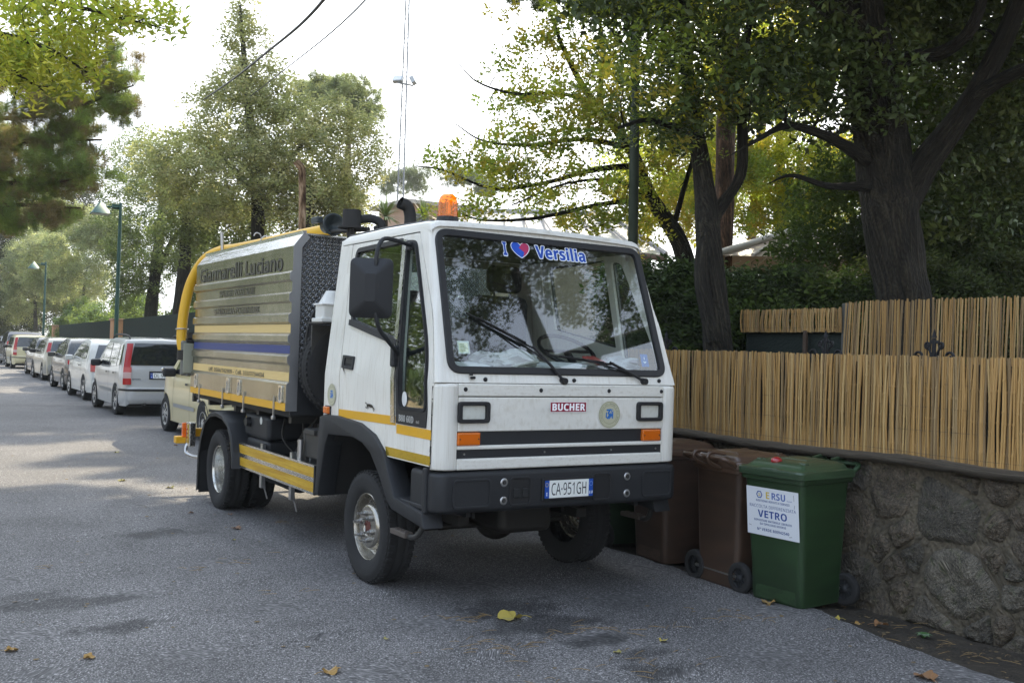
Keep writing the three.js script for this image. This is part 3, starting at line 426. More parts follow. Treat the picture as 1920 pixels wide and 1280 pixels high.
  // wheels
  const wheel = (x, z, side, kind) => {
    const g = new THREE.Group(); g.name = 'wheel'; g.position.set(x, .352, z); g.rotation.y = side < 0 ? Math.PI : 0; truck.add(g);
    const R = .352, ty = lathe([[.213, -.078], [.235, -.098], [.275, -.107], [.315, -.104], [.338, -.092], [R - .006, -.084], [R, -.07], [R, -.034], [R - .009, -.032], [R - .009, -.025], [R, -.023], [R + .001, 0], [R, .023], [R - .009, .025], [R - .009, .032], [R, .034], [R, .07], [R - .006, .084], [.338, .092], [.333, .0955], [.315, .104], [.3, .1065], [.298, .105], [.275, .107], [.235, .098], [.213, .078]], 64).rotateZ(-Math.PI / 2);
    const lugs = []; for (let k = 0; k < 52; k++) for (const e of [-1, 1]) lugs.push(rbox(.038, .012, .022, .003, e * .068, R + .001, 0, 1).rotateX(k / 52 * 2 * Math.PI + e * .03), rbox(.012, .022, .019, .003, e * .0885, R - .018, 0, 1).rotateX(k / 52 * 2 * Math.PI + e * .03));
    part('tyre', ty, mats.tyre, g); part('tread', lugs, mats.tyre, g);
    const rimM = M(kind === 'front' ? [.46, .44, .40] : [.62, .62, .6], .36, .85, { map: grimeTex, roughnessMap: roughTex });
    if (kind === 'front') {
      part('rim', lathe([[.216, .074], [.211, .082], [.205, .08], [.199, .045], [.19, .012], [.176, .004], [.164, .01], [.152, .035], [.146, .058], [.136, .073], [.125, .078], [.112, .074], [.104, .078], [.062, .08], [.056, .074], [.054, .06]], 48).rotateZ(-Math.PI / 2), rimM, g);
      part('hand_holes', Array.from({ length: 6 }, (_, k) => mapped(new THREE.CircleGeometry(1, 14), (a, b) => { const r = .158 + b * .012, t = k / 6 * 2 * Math.PI + .5 + a * .16; return [.024 + .0 - b * .016 + .004, Math.cos(t) * r, Math.sin(t) * r]; })), mats.rubber, g);
      part('hub', [lathe([[.056, .064], [.03, .07], [.012, .07], [.0001, .074]], 24).rotateZ(-Math.PI / 2), ...Array.from({ length: 5 }, (_, k) => cylX(.006, .006, .012, .072, Math.cos(k * 1.257) * .038, Math.sin(k * 1.257) * .038, 8))], M([.12, .035, .025], .75), g, 'rusty red wheel hub');
      for (let k = 0; k < 6; k++) { const t = k / 6 * 2 * Math.PI + .26, y = Math.cos(t) * .086, z2 = Math.sin(t) * .086; part('wheel_nut', [cylX(.017, .019, .016, .087, y, z2, 12), cylX(.0125, .0125, .026, .1, y, z2, 6), cylX(.007, .007, .052, .112, y, z2, 8)], mats.zinc, g); }
    } else part('rim', lathe([[.216, .074], [.211, .083], [.204, .08], [.2, .06], [.198, .035], [.192, .02], [.19, -.02], [.184, -.045], [.15, -.055], [.10, -.06], [.07, -.04], [.05, -.035], [.0001, -.035]], 48).rotateZ(-Math.PI / 2), rimM, g);
  };
  wheel(-.765, -.985, -1, 'front'); wheel(.765, -.985, 1, 'front'); for (const s of [-1, 1]) { wheel(s * .82, -4.14, s, 'rear'); wheel(s * .575, -4.14, s, 'rear'); }
  // chassis, axles, tanks under the body
  part('chassis', [box(.07, .16, 5.1, -.36, .62, -2.75), box(.07, .16, 5.1, .36, .62, -2.75), ...[-.4, -1.9, -2.9, -3.5, -4.7, -5.2].map((z) => box(.7, .1, .08, 0, .62, z))], mats.frame, truck);
  part('axle', [cylX(.055, .055, 1.3, 0, .352, -.985), new THREE.SphereGeometry(.15, 16, 12).translate(.12, .352, -.985), box(.08, .06, 1.1, -.45, .45, -.985), box(.08, .06, 1.1, .45, .45, -.985), bar([-.45, .36, -.75], [.5, .36, -.75], .02)], mats.greasy, truck);
  part('axle', [cylX(.06, .06, 1.2, 0, .352, -4.14), new THREE.SphereGeometry(.17, 16, 12).translate(0, .352, -4.14), cylZ(.04, .04, 2.3, 0, .42, -2.9)], mats.greasy, truck);
  part('engine', [rbox(.55, .5, .9, .05, 0, .75, -1.5), rbox(.4, .3, 1.0, .05, 0, .5, -.9)], mats.greasy, truck);
  const ft = part('air_tank', [cylZ(.115, .115, .8, -.62, .42, -3.2, 28), new THREE.SphereGeometry(.115, 20, 10).scale(1, 1, .5).translate(-.62, .42, -2.8), new THREE.SphereGeometry(.115, 20, 10).scale(1, 1, .5).translate(-.62, .42, -3.6)], mats.plastic, truck); part('strap', [cylZ(.118, .118, .03, -.62, .42, -3.0, 28), cylZ(.118, .118, .03, -.62, .42, -3.42, 28)], mats.steelDark, ft);
  const fuel = part('fuel_tank', [rbox(.42, .2, .62, .04, -.62, .80, -3.35), rbox(.40, .14, .56, .04, -.62, .63, -3.35)], mats.plastic, truck); part('filler_cap', cylX(.038, .042, .05, -.845, .83, -3.5, 20), mats.black, fuel); part('label_disc', mapped(new THREE.CircleGeometry(.032, 18), (a, b) => [-.8335, .86 + b, -3.2 + a]), M([.6, .6, .55], .6), fuel); part('warning_label', mapped(new THREE.CircleGeometry(.045, 3), (a, b) => [-.8335, .83 + a, -3.6 + b]), M([.7, .5, .02], .5), fuel);
  part('battery_box', [rbox(.1, .24, .12, .01, -.70, .76, -3.83), cylY(.018, .018, .2, -.78, .72, -3.8)], mats.frame, truck);
  const vb = part('valve_box', [rbox(.16, .22, .3, .015, -.72, .77, -2.1), rbox(.04, .24, .05, .01, -.78, .74, -2.28), rbox(.03, .04, .2, .006, -.81, .86, -2.12)], mats.steelDark, truck); part('cylinder', cylY(.022, .022, .2, -.83, .69, -2.27, 14), mats.zinc, vb);
  part('pump', [cylZ(.11, .11, .26, -.58, .60, -2.55, 24), cylX(.06, .08, .12, -.68, .60, -2.62), rbox(.16, .06, .2, .02, -.6, .7, -2.5)], M([.2, .205, .2], .45, .6), truck);
  part('pipes', [tube([[-.5, .9, -2.2], [-.62, .78, -2.4], [-.6, .66, -2.6], [-.5, .6, -2.9]], .014, 30, 6), tube([[-.6, .95, -2.5], [-.66, .8, -2.62], [-.64, .7, -2.8], [-.7, .62, -2.75]], .011, 30, 6), tube([[-.4, .95, -2.7], [-.55, .82, -2.85], [-.6, .7, -2.95]], .016, 30, 6), tube([[-.7, .9, -3.0], [-.74, .74, -2.92], [-.66, .6, -2.8]], .008, 30, 6), ...[0, 1, 2, 3].map((k) => bar([-.45 - k * .06, .95, -2.35 - k * .14], [-.5 - k * .04, .6, -2.4 - k * .12], .012))], mats.greasy, truck);
  const gd = part('side_guard', [.487, .592].flatMap((y) => [box(.022, .1, 2.06, -.868, y, -2.87), box(.028, .012, 2.06, -.868, y + .047, -2.87), box(.028, .012, 2.06, -.868, y - .047, -2.87)]), mats.alu, truck);
  for (const y of [.487, .592]) part('yellow_stripe', box(.003, .07, 2.04, -.8815, y, -2.87), M([.74, .44, .03], .5, 0, { map: dataTex(256, (u, v) => { const n = tn(u, v, 6) * .3 + tn(u, v, 25, 3) * .25; return [.86 + n * .3, .86 + n * .45, .8 + n]; }) }), gd);
  part('guard_post', [[-2.4, .3], [-3.1, .3]].map(([z, y]) => [box(.03, .36, .05, -.84, .5, z), bar([-.83, .45, z], [-.80, .30, z - .05], .009), bar([-.80, .30, z - .05], [-.78, .22, z - .04], .006)]), mats.zinc, gd); part('end_cap', box(.03, .21, .02, -.868, .54, -1.835), mats.rubber, gd);
  for (const s of [-1, 1]) {                      // rear mudguards
    const pf = [[-4.70, .09], [-4.69, .42], [-4.62, .62], [-4.49, .765], [-4.33, .84], [-4.14, .862], [-3.94, .845], [-3.78, .79], [-3.66, .69], [-3.6, .55], [-3.58, .42]];
    const mud = part('mudguard', loft([[s * .945, -.03], [s * .95, 0], [s * .94, .01], [s * .45, .012]].map(([x, d]) => pf.map(([z, y]) => [x, y + d * (y > .5 ? 1 : 0), z + d * Math.sign(z + 4.14) * (y < .75 ? 1 : 0)])), .8), mats.plastic, truck);
    part('mud_flap', rbox(.46, .42, .012, .004, s * .7, .28, -4.69), mats.rubber, mud);
  }
  // tank body
  const steel = M([.52, .50, .43], .27, 1, { map: dataTex(256, (u, v) => { const n = tn(u, v, 4) * .1 + tn(u, 0, 120, 2) * .06 + tn(u, v, 30, 7) * .06; return [.9 + n, .9 + n, .88 + n * 1.1]; }) });
  const ys = [[.9915, 1], [1.195, 1], [1.2155, 0], [1.3376, 0], [1.36, 1], [1.4067, 1], [1.427, 0], [1.496, 0], [1.5206, 1], [1.565, 1], [1.586, 0], [1.657, 0], [1.673, 1], [1.728, 1], [1.744, 0], [1.818, 0], [1.834, 1], [1.887, 1], [1.903, 0], [1.98, 0], [1.9967, 1], [2.0455, 1], [2.064, 0], [2.2546, 0]];
  const zA = -5.2, zB = -2.41, body = part('body_side', loft(ys.map(([y, o]) => [zA, -4.3, -3.4, zB].map((z) => [-(.885 + o * .022), y, z])), .1), steel, truck, 'ribbed stainless steel side panel of the tank body');
  part('body_side', loft(ys.map(([y, o]) => [zA, zB].map((z) => [.885 + o * .022, y, z])), .1), steel, truck);
  const aluSheet = M([.72, .72, .70], .42, .9, { roughnessMap: roughTex });
  for (const s of [-1, 1]) part('shoulder_plate', loft([[.884, 2.252], [.81, 2.356]].map(([x, y]) => [zA, -3.8, zB].map((z) => [s * x, y, z]))), aluSheet, truck);
  part('body_roof', [box(1.62, .012, 2.79, 0, 2.352, (zA + zB) / 2), box(.03, .03, 2.78, -.80, 2.362, (zA + zB) / 2)], aluSheet, truck);
  const dots = dataTex(256, (u, v) => { let k = .5; const n = 6; for (let i = 0; i < 2; i++) { const a = (u * n + i * .5) % 1 - .5, b = (v * n + i * .5) % 1 - .5, d = Math.hypot(a, b); if (d < .48) k = .35 + .5 * (.5 + .5 * Math.sin(d * 22)); } return k; }, [3.2, 3.2], false);
  const studded = M([.2, .2, .2], .36, .9, { bumpMap: dots, bumpScale: .012, roughnessMap: dots });
  const fp = [[-.87, .962], [.87, .962], [.87, 2.25], [.80, 2.35], [-.80, 2.35], [-.87, 2.25]];
  part('front_panel', mapped(extr(fp, [], .012), (x, y, z) => [x, y, zB - .02 + z]), studded, truck, 'dark dimpled metal front panel of the tank body'); part('front_panel_foot', box(1.74, .33, .006, 0, 1.128, zB + .0), mats.plastic, truck);
  part('rear_panel', mapped(extr(fp, [], .012), (x, y, z) => [x, y, zA + .01 + z]), studded, truck); part('body_floor', box(1.72, .04, 2.75, 0, .965, (zA + zB) / 2), mats.frame, truck);
  part('corner_post', [loft(ys.map(([y, o]) => [[-(.887 + o * .022), y, zB], [-(.887 + o * .022), y, zB + .004], [-.82, y, zB + .006]]), .3), loft([[2.254, -.887], [2.358, -.808]].map(([y, x]) => [[x, y, zB], [x, y, zB + .006], [x + .05, y - .03, zB + .008]]), .3)], M([.3, .3, .3], .5, .8), truck);
  const band = (y0, y1, z0 = zA + .004, z1 = zB - .004, o = .8875) => loft([y0, y1].map((y) => [z0, z1].map((z) => [-o, y, z])));
  part('cream_band', band(1.588, 1.655), mats.cream, body); part('blue_band', band(1.429, 1.494), mats.blue, body); part('cream_band', [band(1.218, 1.286, zA + .004, -3.823), band(1.218, 1.286, -3.817)], mats.cream, body); part('yellow_band', [band(.9925, 1.052, zA + .004, -3.823, .9095), band(.9925, 1.052, -3.817, zB - .004, .9095)], mats.yellow, body); part('locker_joint', band(.993, 1.195, -3.823, -3.817, .9085), mats.rubber, body);
  const letters = (s, z0, z1, y0, y1, tex, o = .8885) => part('lettering', loft([y0, y1].map((y) => [z0, z1].map((z) => [-o, y, z]))), decal(tex, .4, { transparent: true, alphaTest: .3 }), body);
  const outlined = (s, w, h, lw, fill) => canvasTex(w, h, (x) => { x.clearRect(0, 0, w, h); fitText(x, s, w / 2, h / 2, w - 20, h - 20, '$ sans-serif', (q) => { q.lineJoin = 'round'; if (!fill) { q.strokeStyle = '#8a8672'; q.lineWidth = lw * 1.6; q.strokeText(s, 0, 0); } q.strokeStyle = '#15141f'; q.lineWidth = lw; if (fill) { q.fillStyle = fill; q.fillText(s, 0, 0); } q.strokeText(s, 0, 0); }); });
  letters(0, -5.07, -2.62, 2.07, 2.215, outlined('Giannarelli Luciano', 2048, 170, 4, '#6b695a')); letters(0, -4.37, -3.31, 1.907, 1.978, outlined('SPURGO POZZI NERI', 1024, 100, 4, '#6f6d60')); letters(0, -4.52, -3.16, 1.747, 1.816, outlined('STASATURA FOGNATURE', 1024, 90, 4, '#6f6d60'));
  letters(0, -4.64, -2.99, 1.222, 1.27, outlined('Uff. 0584/742909 -  Cell. 333/3734434', 2048, 90, 4, '#25232b'));
  for (const z of [-4.995, -3.922, -3.59, -2.523]) { const l = part('latch', mapped(extr(rounded([[-.035, -.065], [.035, -.065], [.035, .065], [-.035, .065]], .01), [rounded([[-.022, -.05], [.022, -.05], [.022, .05], [-.022, .05]], .006)], .008, .002), (a, b, c) => [-.908 - c, 1.116 + b, z + a]), mats.alu, body); part('lock', [box(.004, .03, .03, -.912, 1.082, z), box(.002, .06, .036, -.9085, 1.13, z)], mats.trim, l); }
  for (const z of [-4.843, -4.056, -3.436, -2.66]) part('strap_hook', [box(.01, .16, .02, -.915, 1.0, z), rbox(.03, .03, .04, .008, -.915, .925, z), box(.006, .03, .012, -.916, 1.08, z)], mats.zinc, body);
  part('under_frame', [...[-4.9, -4.05, -3.4, -2.6].map((z) => box(1.6, .07, .06, 0, .92, z)), box(.2, .14, .4, -.6, .88, -3.92), box(.1, .1, 2.7, -.45, .9, -3.8)], mats.steelDark, truck);
  // spare wheel, dished tank end and canister between cab and body
  const dish = part('tank_end', lathe([[.0001, .1], [.2, .09], [.38, .06], [.5, .015], [.53, 0]], 48).rotateX(Math.PI / 2).translate(-.235, 1.52, zB), mats.frame, truck); part('rim_ring', new THREE.TorusGeometry(.53, .012, 6, 60).translate(-.235, 1.52, zB), mats.steelDark, dish);
  const sp = new THREE.Group(); sp.name = 'spare_wheel'; sp.position.set(-.495, 1.335, -2.2); truck.add(sp);
  part('tyre', lathe([[.2, -.085], [.24, -.1], [.3, -.105], [.345, -.09], [.362, -.08], [.366, -.03], [.357, -.028], [.357, -.02], [.366, -.018], [.366, .018], [.357, .02], [.357, .028], [.366, .03], [.362, .08], [.345, .09], [.3, .105], [.24, .1], [.2, .085]], 56).rotateX(Math.PI / 2), mats.tyre, sp);
  part('tread', Array.from({ length: 56 }, (_, k) => [-1, 1].map((e) => rbox(.024, .013, .042, .003, 0, .366, e * .062, 1).rotateZ(k / 56 * 2 * Math.PI + e * .04))), mats.tyre, sp); part('rim', lathe([[.2, .085], [.19, .0], [.1, .02], [.0001, .02]], 36).rotateX(Math.PI / 2), mats.steelDark, sp);
  const cn = part('canister', [rbox(.18, .12, .16, .02, -.745, 1.745, -1.98), new THREE.CylinderGeometry(.05, .115, .1, 4).rotateY(Math.PI / 4).scale(1, 1, .9).translate(-.735, 1.852, -1.98), rbox(.21, .03, .2, .006, -.745, 1.685, -1.98)], M([.66, .66, .62], .6), truck, 'white plastic expansion canister'); part('canister_rim', rbox(.2, .014, .18, .004, -.745, 1.80, -1.98), M([.7, .7, .67], .6), cn);
  part('canister_shelf', [box(.34, .012, .3, -.68, 1.665, -2.0), box(.3, .3, .02, -.68, 1.5, -2.12)], mats.steelDark, truck);
  // on the roof: hoses, horn, filter, snorkels, beacon
  const yhose = M([.80, .46, .015], .45, 0, { map: grimeTex }), hose = part('yellow_hose', tube([[-.5, 2.43, -2.55], [-.58, 2.415, -3.0], [-.64, 2.40, -3.8], [-.68, 2.40, -4.6], [-.72, 2.40, -5.0], [-.80, 2.32, -5.26], [-.89, 2.1, -5.38], [-.945, 1.8, -5.41], [-.965, 1.5, -5.38], [-.95, 1.38, -5.34]], .05, 90, 14), yhose, truck, 'thick yellow suction hose over the tank body'); part('clamp', [new THREE.TorusGeometry(.06, .006, 6, 24).rotateX(1.5).translate(-.962, 1.62, -5.395), new THREE.TorusGeometry(.061, .006, 6, 24).translate(-.64, 2.40, -3.8)], mats.zinc, hose);
  part('hose_coupling', [cylY(.065, .065, .1, -.95, 1.36, -5.34), rbox(.1, .08, .08, .01, -.9, 1.42, -5.32), cylX(.03, .03, .12, -.88, 1.5, -5.3)], mats.greasy, truck); part('hose_mouth', [lathe([[.058, -.12], [.06, -.03], [.075, 0], [.088, .02], [.088, .03], [.07, .03], [.05, .0], [.0001, -.03]], 28).rotateX(Math.PI / 2).translate(-.60, 2.435, -2.36), rbox(.05, .05, .14, .01, -.69, 2.47, -2.46)], M([.03, .04, .042], .5), truck, 'dark funnel shaped hose mouth');
  part('roof_post', [bar([-.80, 2.35, -4.62], [-.815, 2.55, -4.62], .016), new THREE.TorusGeometry(.03, .005, 6, 20, Math.PI).translate(-.76, 2.44, -3.7)], mats.zinc, truck);
  const af = part('air_filter', [cylY(.068, .068, .13, -.615, 2.44, -1.95, 26), cylY(.10, .10, .014, -.615, 2.375, -1.95, 26), cylY(.03, .03, .1, -.615, 2.33, -1.95)], mats.frame, truck); part('rubber_elbow', tube([[-.56, 2.44, -1.94], [-.48, 2.45, -1.9], [-.42, 2.42, -1.87], [-.40, 2.32, -1.86]], .032, 24, 12), mats.rubber, af); part('roof_rail', [bar([-.62, 2.38, -2.36], [-.5, 2.37, -1.9], .018), rbox(.12, .03, .05, .01, -.35, 2.4, -2.0)], mats.steelDark, truck);
  part('snorkel', tube([[-.115, 2.2, -2.0], [-.115, 2.42, -2.0], [-.115, 2.52, -2.0], [-.14, 2.585, -2.0], [-.205, 2.61, -2.0]], .047, 30, 14), mats.frame, truck);
  part('exhaust_stack', tube([[-.24, 2.1, -4.0], [-.245, 2.6, -4.0], [-.262, 3.07, -4.0], [-.27, 3.14, -4.0], [-.325, 3.2, -4.0]], .034, 40, 14), mats.rust, truck, 'rusty bent vent pipe above the tank body');
  const bc = part('beacon_base', cylY(.068, .072, .045, -.53, 2.31, -.62, 28), mats.black, truck); part('beacon_dome', lathe([[.066, 0], [.064, .03], [.06, .09], [.052, .125], [.034, .142], [.0001, .146]], 32).translate(-.53, 2.333, -.62), MP([1, .42, .02], .08, { transmission: .8, thickness: 0, clearcoat: 1 }), bc, 'amber beacon dome'); part('beacon_reflector', [loft(Array.from({ length: 7 }, (_, j) => Array.from({ length: 7 }, (_, i) => [-.53 + (i / 6 - .5) * .06, 2.35 + j / 6 * .08, -.63 + .02 * ((i / 6 - .5) ** 2 * 4)]))), cylY(.012, .012, .06, -.53, 2.38, -.60)], mats.chrome, bc);
  // rear end: work lamp, control box, tow hook
  const rl = part('rear_work_lamp', rbox(.03, .36, .15, .02, -.925, 1.33, -5.36).rotateY(0), mats.trim, truck); part('lamp_face', rbox(.1, .3, .012, .02, -.92, 1.33, -5.276), M([.32, .33, .26], .3), rl); part('lamp_bezel', rbox(.135, .35, .05, .02, -.92, 1.33, -5.31), M([.16, .16, .14], .5), rl); part('tail_bracket', [box(.06, .8, .05, -.84, 1.3, -5.24), box(.1, .06, .06, -.88, 1.56, -5.3)], mats.steelDark, rl);
  const cb = part('control_box', rbox(.06, .24, .13, .008, -.87, .57, -5.26), mats.alu, truck); part('control_panel', [box(.004, .18, .05, -.902, .58, -5.26)], M([.5, .33, .05], .5), cb); part('button', [cylX(.01, .01, .012, -.906, .62, -5.26), cylX(.01, .01, .012, -.906, .58, -5.26), cylX(.01, .01, .012, -.906, .54, -5.26)], mats.red, cb); part('tail_lamp', rbox(.04, .15, .05, .01, -.90, .6, -5.42), mats.orange, truck); part('tail_beam', [rbox(.1, .07, .1, .008, -.93, .5, -5.45), box(1.7, .08, .06, 0, .58, -5.35)], mats.yellow, truck); part('tow_hook', tube([[-.86, .5, -5.3], [-.9, .45, -5.3], [-.91, .39, -5.28], [-.87, .36, -5.2], [-.8, .36, -5.0]], .018, 24, 8), mats.zinc, truck);
}

// ------------------------------------------------------------------ parked cars (origin: ground below the tail, nose towards -z)
const carGlass = MP([.015, .018, .02], .05, { clearcoat: 1, clearcoatRoughness: .03 });
const paint = (c) => MP(c, .38, { clearcoat: .9, clearcoatRoughness: .08, map: grimeTex });
function makeCar(name, label, [x, z], spec) {
  const { L, W, H, col, tail, belt = .9, kind = 'tall', rail, plate, wheelR = .29, bump, rims = [.5, .5, .5], trimStrip = true } = spec;
  const car = thing(name, label, 'car', [x, 0, z], spec.turn || 0, 'cars parked along the fence'), P = paint(col), hwid = W / 2;
  // outline: height of the roof/bonnet line along the length, waist line, roof width
  const prof = spec.prof, ip = (tab, t) => { for (let i = 0; i < tab.length - 1; i++) if (t <= tab[i + 1][0]) { const a = tab[i], b = tab[i + 1]; return lerp(a[1], b[1], clamp((t - a[0]) / (b[0] - a[0] || 1), 0, 1)); } return tab[tab.length - 1][1]; };
  const top = (s) => ip(prof, s), plan = (s) => hwid * (1 - .10 * Math.pow(clamp(1 - s / .45, 0, 1), 2.2) - .16 * Math.pow(clamp(1 - (L - s) / .8, 0, 1), 2));
  const tum = spec.tumble ?? .13;
  const half = (s, y) => { const w = plan(s), t = top(s), b = Math.min(belt, t); if (y <= b) { const k = y / b; return w * (.95 + .05 * Math.sin(clamp(k * 1.25, 0, 1) * Math.PI * .62) - (k > .86 ? (k - .86) * .12 : 0)); } const k = clamp((y - b) / Math.max(.05, H - b), 0, 1); return w * (.983 - tum * k - .03 * k * k); };
  const ringAt = (s) => { const t = top(s), b = Math.min(belt, t), pts = []; for (const y of [.2, .26, .4, .55, .7]) pts.push([half(s, Math.min(y, b)), Math.min(y, b - .01)]); pts.push([half(s, b), b]); for (const k of [.25, .5, .75, .9]) { const y = lerp(b, Math.max(b, t - .035), k); pts.push([half(s, y), y]); } const we = half(s, t); pts.push([we * .965, t - .018], [we * .88, t - .004], [we * .5, t + .012], [0, t + .018]); return pts; };
  const st = spec.stations || Array.from({ length: 60 }, (_, k) => { const t = k / 59; return t < .5 ? .4 * Math.pow(t * 2, 1.4) : .4 + (L - .4) * (t * 2 - 1); });
  const rows = st.map((s) => { const r = ringAt(s); return [...r.map(([a, y]) => [-a, y, -s]), ...r.slice(0, -1).reverse().map(([a, y]) => [a, y, -s])]; });
  const cap = (row, dz) => row.map(([a, y, q]) => [a * .9, lerp(y, .4, .25), q + dz]);
  const body = part('body', loft([rows[0].map(([a, y, q]) => [a * .3, .4, q]), cap(rows[0], 0), ...rows, cap(rows[rows.length - 1], 0), rows[rows.length - 1].map(([a, y, q]) => [a * .3, .4, q])], .55), P, car);
  const patch = (nm, quad, mat, o = .006, sides = [-1, 1], parent = body, lab) => { for (const s of sides) part(nm, loft(Array.from({ length: 9 }, (_, j) => Array.from({ length: 9 }, (_, i) => { const u = i / 8, v = j / 8, a = [0, 1].map((k) => lerp(lerp(quad[0][k], quad[1][k], u), lerp(quad[3][k], quad[2][k], u), v)); return [s * (half(a[0], a[1]) + o), a[1], -a[0]]; }))), mat, parent, lab); };
  const face = (x, y) => { for (let s = .002; s < L; s += .003) { const t = top(s), f = Math.abs(x) / half(s, t); if (f <= 1 && t + ip([[0, .018], [.5, .012], [.88, -.004], [.965, -.018], [1, -.035]], f) >= y) return s; if (f > 1 && y < t - .035) { return s; } } return .4; };
  const inv = (y) => { let s = 0; while (s < L && top(s) < y) s += .004; return s; };
  const rear = (nm, x0, x1, y0, y1, mat, o = .012, parent = body, taper = 0) => part(nm, loft(Array.from({ length: 7 }, (_, j) => Array.from({ length: 9 }, (_, i) => { const y = lerp(y0, y1, j / 6), sx = lerp(x0, x1, i / 8) * (1 - taper * j / 6), X = sx * half(.3, Math.max(y, .5)) * .985, s = face(X, y); return [X, y, -s + o]; }))), mat, parent);
  for (const w of spec.side) patch('side_window', w, carGlass, .006);
  rear('rear_window', -.84, .84, spec.rw[0], spec.rw[1], carGlass, .014, body, .06);
  for (const s of [-1, 1]) for (const [a, b, y0, y1, m] of tail) rear('tail_light', s * a, s * b, y0, y1, m, .024);
  if (bump) part('bumper', loft([[.24, -.03], [.26, .03], [.36, .055], [bump.h - .03, .055], [bump.h, .02]].map(([y, o]) => Array.from({ length: 15 }, (_, i) => { const u = (i / 14 - .5) * 2, a = Math.sign(u) * (1 - (1 - Math.abs(u)) ** 1.6); return [a * (plan(.3) + .012), y, o - .5 * Math.pow(Math.abs(u), 7)]; }))), bump.m || P, car);
  if (trimStrip && bump) { part('bumper_strip', loft([[bump.h - .075, .055], [bump.h - .072, .066], [bump.h - .036, .066], [bump.h - .033, .055]].map(([y, o]) => Array.from({ length: 29 }, (_, i) => { const u = (i / 28 - .5) * 1.9, a = Math.sign(u) * (1 - (1 - Math.abs(u)) ** 1.6); return [a * (plan(.3) + .018), y, o + .003 - .5 * Math.pow(Math.abs(u), 7)]; }))), mats.black, car); patch('door_strip', [[L * .3, .44], [L * .66, .44], [L * .66, .50], [L * .3, .50]], mats.trim, .012); }
  if (plate) { rear('plate_recess', -.36, .36, plate.y - .075, plate.y + .085, mats.black, .014); part('number_plate', loft([plate.y - .055, plate.y + .055].map((y) => [-.26, .26].map((a) => [a, y, -inv(y) + .032]))), plate.tex ? decal(plate.tex, .35) : M([.62, .63, .62], .4), car); }
  part('exhaust', cylZ(.025, .025, .12, -hwid * .45, .24, .0, 12), mats.steelDark, car); part('underbody', box(W * .82, .14, L * .9, 0, .26, -L / 2), mats.frame, car);
  const door = spec.doors || [.36, .62];
  for (const s of door) patch('door_gap', [[L * s - .005, .26], [L * s + .005, .26], [L * s + .005, belt], [L * s - .005, belt]], mats.black, .004);
  for (const s of door.slice(0, 2)) patch('door_handle', [[L * s + .08, belt - .12], [L * s + .24, belt - .12], [L * s + .24, belt - .085], [L * s + .08, belt - .085]], mats.black, .02);
  const mir = L * (spec.mirror || .66); for (const s of [-1, 1]) part('door_mirror', rbox(.2, .14, .12, .04, s * (half(mir, belt) + .1), belt + .06, -mir), spec.mirrorPaint ? P : mats.plastic, car);
  for (const ax of [spec.rear ?? .62, L - (spec.front ?? .72)]) for (const s of [-1, 1]) {
    part('wheel_arch', mapped(new THREE.CircleGeometry(wheelR + .055, 28), (a, b) => { const y = Math.max(.2, wheelR + b); return [s * (half(ax - a, y) + .003), y, -ax + a]; }), mats.rubber, car);
    const g = new THREE.Group(); g.name = 'wheel'; g.position.set(s * (hwid - .085), wheelR, -ax); g.rotation.y = s < 0 ? Math.PI : 0; car.add(g);
    part('tyre', lathe([[wheelR * .64, -.08], [wheelR * .9, -.095], [wheelR * .985, -.08], [wheelR, -.05], [wheelR, .05], [wheelR * .985, .08], [wheelR * .9, .095], [wheelR * .64, .08]], 32).rotateZ(-Math.PI / 2), mats.tyre, g);
    part('hubcap', lathe([[wheelR * .66, .08], [wheelR * .6, .086], [wheelR * .55, .066], [wheelR * .3, .078], [wheelR * .12, .09], [.0001, .09]], 28).rotateZ(-Math.PI / 2), M(rims, .35, .7), g);
    part('spokes', Array.from({ length: 7 }, (_, k) => rbox(.012, wheelR * .42, .018, .004, .08, wheelR * .34, 0, 1).rotateX(k * .897)), mats.frame, g);
  }
  if (rail) for (const s of [-1, 1]) { const a = (t) => [s * (half(t, H) - .07), top(t) + .06, -t]; part('roof_rail', tube([[a(.34)[0], top(.34) + .0, -.34], [a(.42)[0], top(.42) + .045, -.42], a(.6), a(1.3), a(1.85), [a(2.05)[0], top(2.05), -2.05]], .018, 30, 8), mats.plastic, car); }
  part('aerial', bar([0, top(.6), -.6], [0, top(.6) + .28, -.42], .004, 4), mats.black, car);
  return car;
}
const tailRed = [MP([.42, .008, .01], .3, { clearcoat: .25 }), MP([.5, .07, .05], .3, { clearcoat: .25 }), MP([.6, .4, .38], .3, { clearcoat: .25 })];
const boxy = { prof: [[0, .56], [.012, .62], [.03, .74], [.05, .88], [.09, 1.0], [.19, 1.40], [.235, 1.475], [.3, 1.505], [.9, 1.535], [1.5, 1.54], [1.95, 1.505], [2.1, 1.46], [2.6, 1.10], [2.72, 1.04], [3.2, .96], [3.42, .86], [3.5, .7], [3.54, .5]], L: 3.54, W: 1.58, H: 1.54, belt: .93, tumble: .11, side: [[[.26, 1.0], [.62, .97], [.60, 1.40], [.34, 1.39]], [[.68, .965], [1.36, .96], [1.36, 1.43], [.66, 1.41]], [[1.44, .96], [2.42, .97], [1.98, 1.42], [1.44, 1.43]]], rw: [1.0, 1.43], doors: [.185, .39, .68], rear: .62, front: .62, mirror: .665, bump: { h: .57 }, plate: { y: .80 } };
const pandaTail = [[.8, 1.0, .62, .74, tailRed[0]], [.8, 1.0, .74, .86, tailRed[2]], [.8, 1.0, .86, .96, tailRed[1]], [.83, .995, .96, 1.42, tailRed[0]]];
makeCar('hatchback_car', 'cream hatchback parked right behind the truck, partly hidden by its body', [4.76, -14.15], { ...boxy, col: [.66, .58, .32], tail: pandaTail });
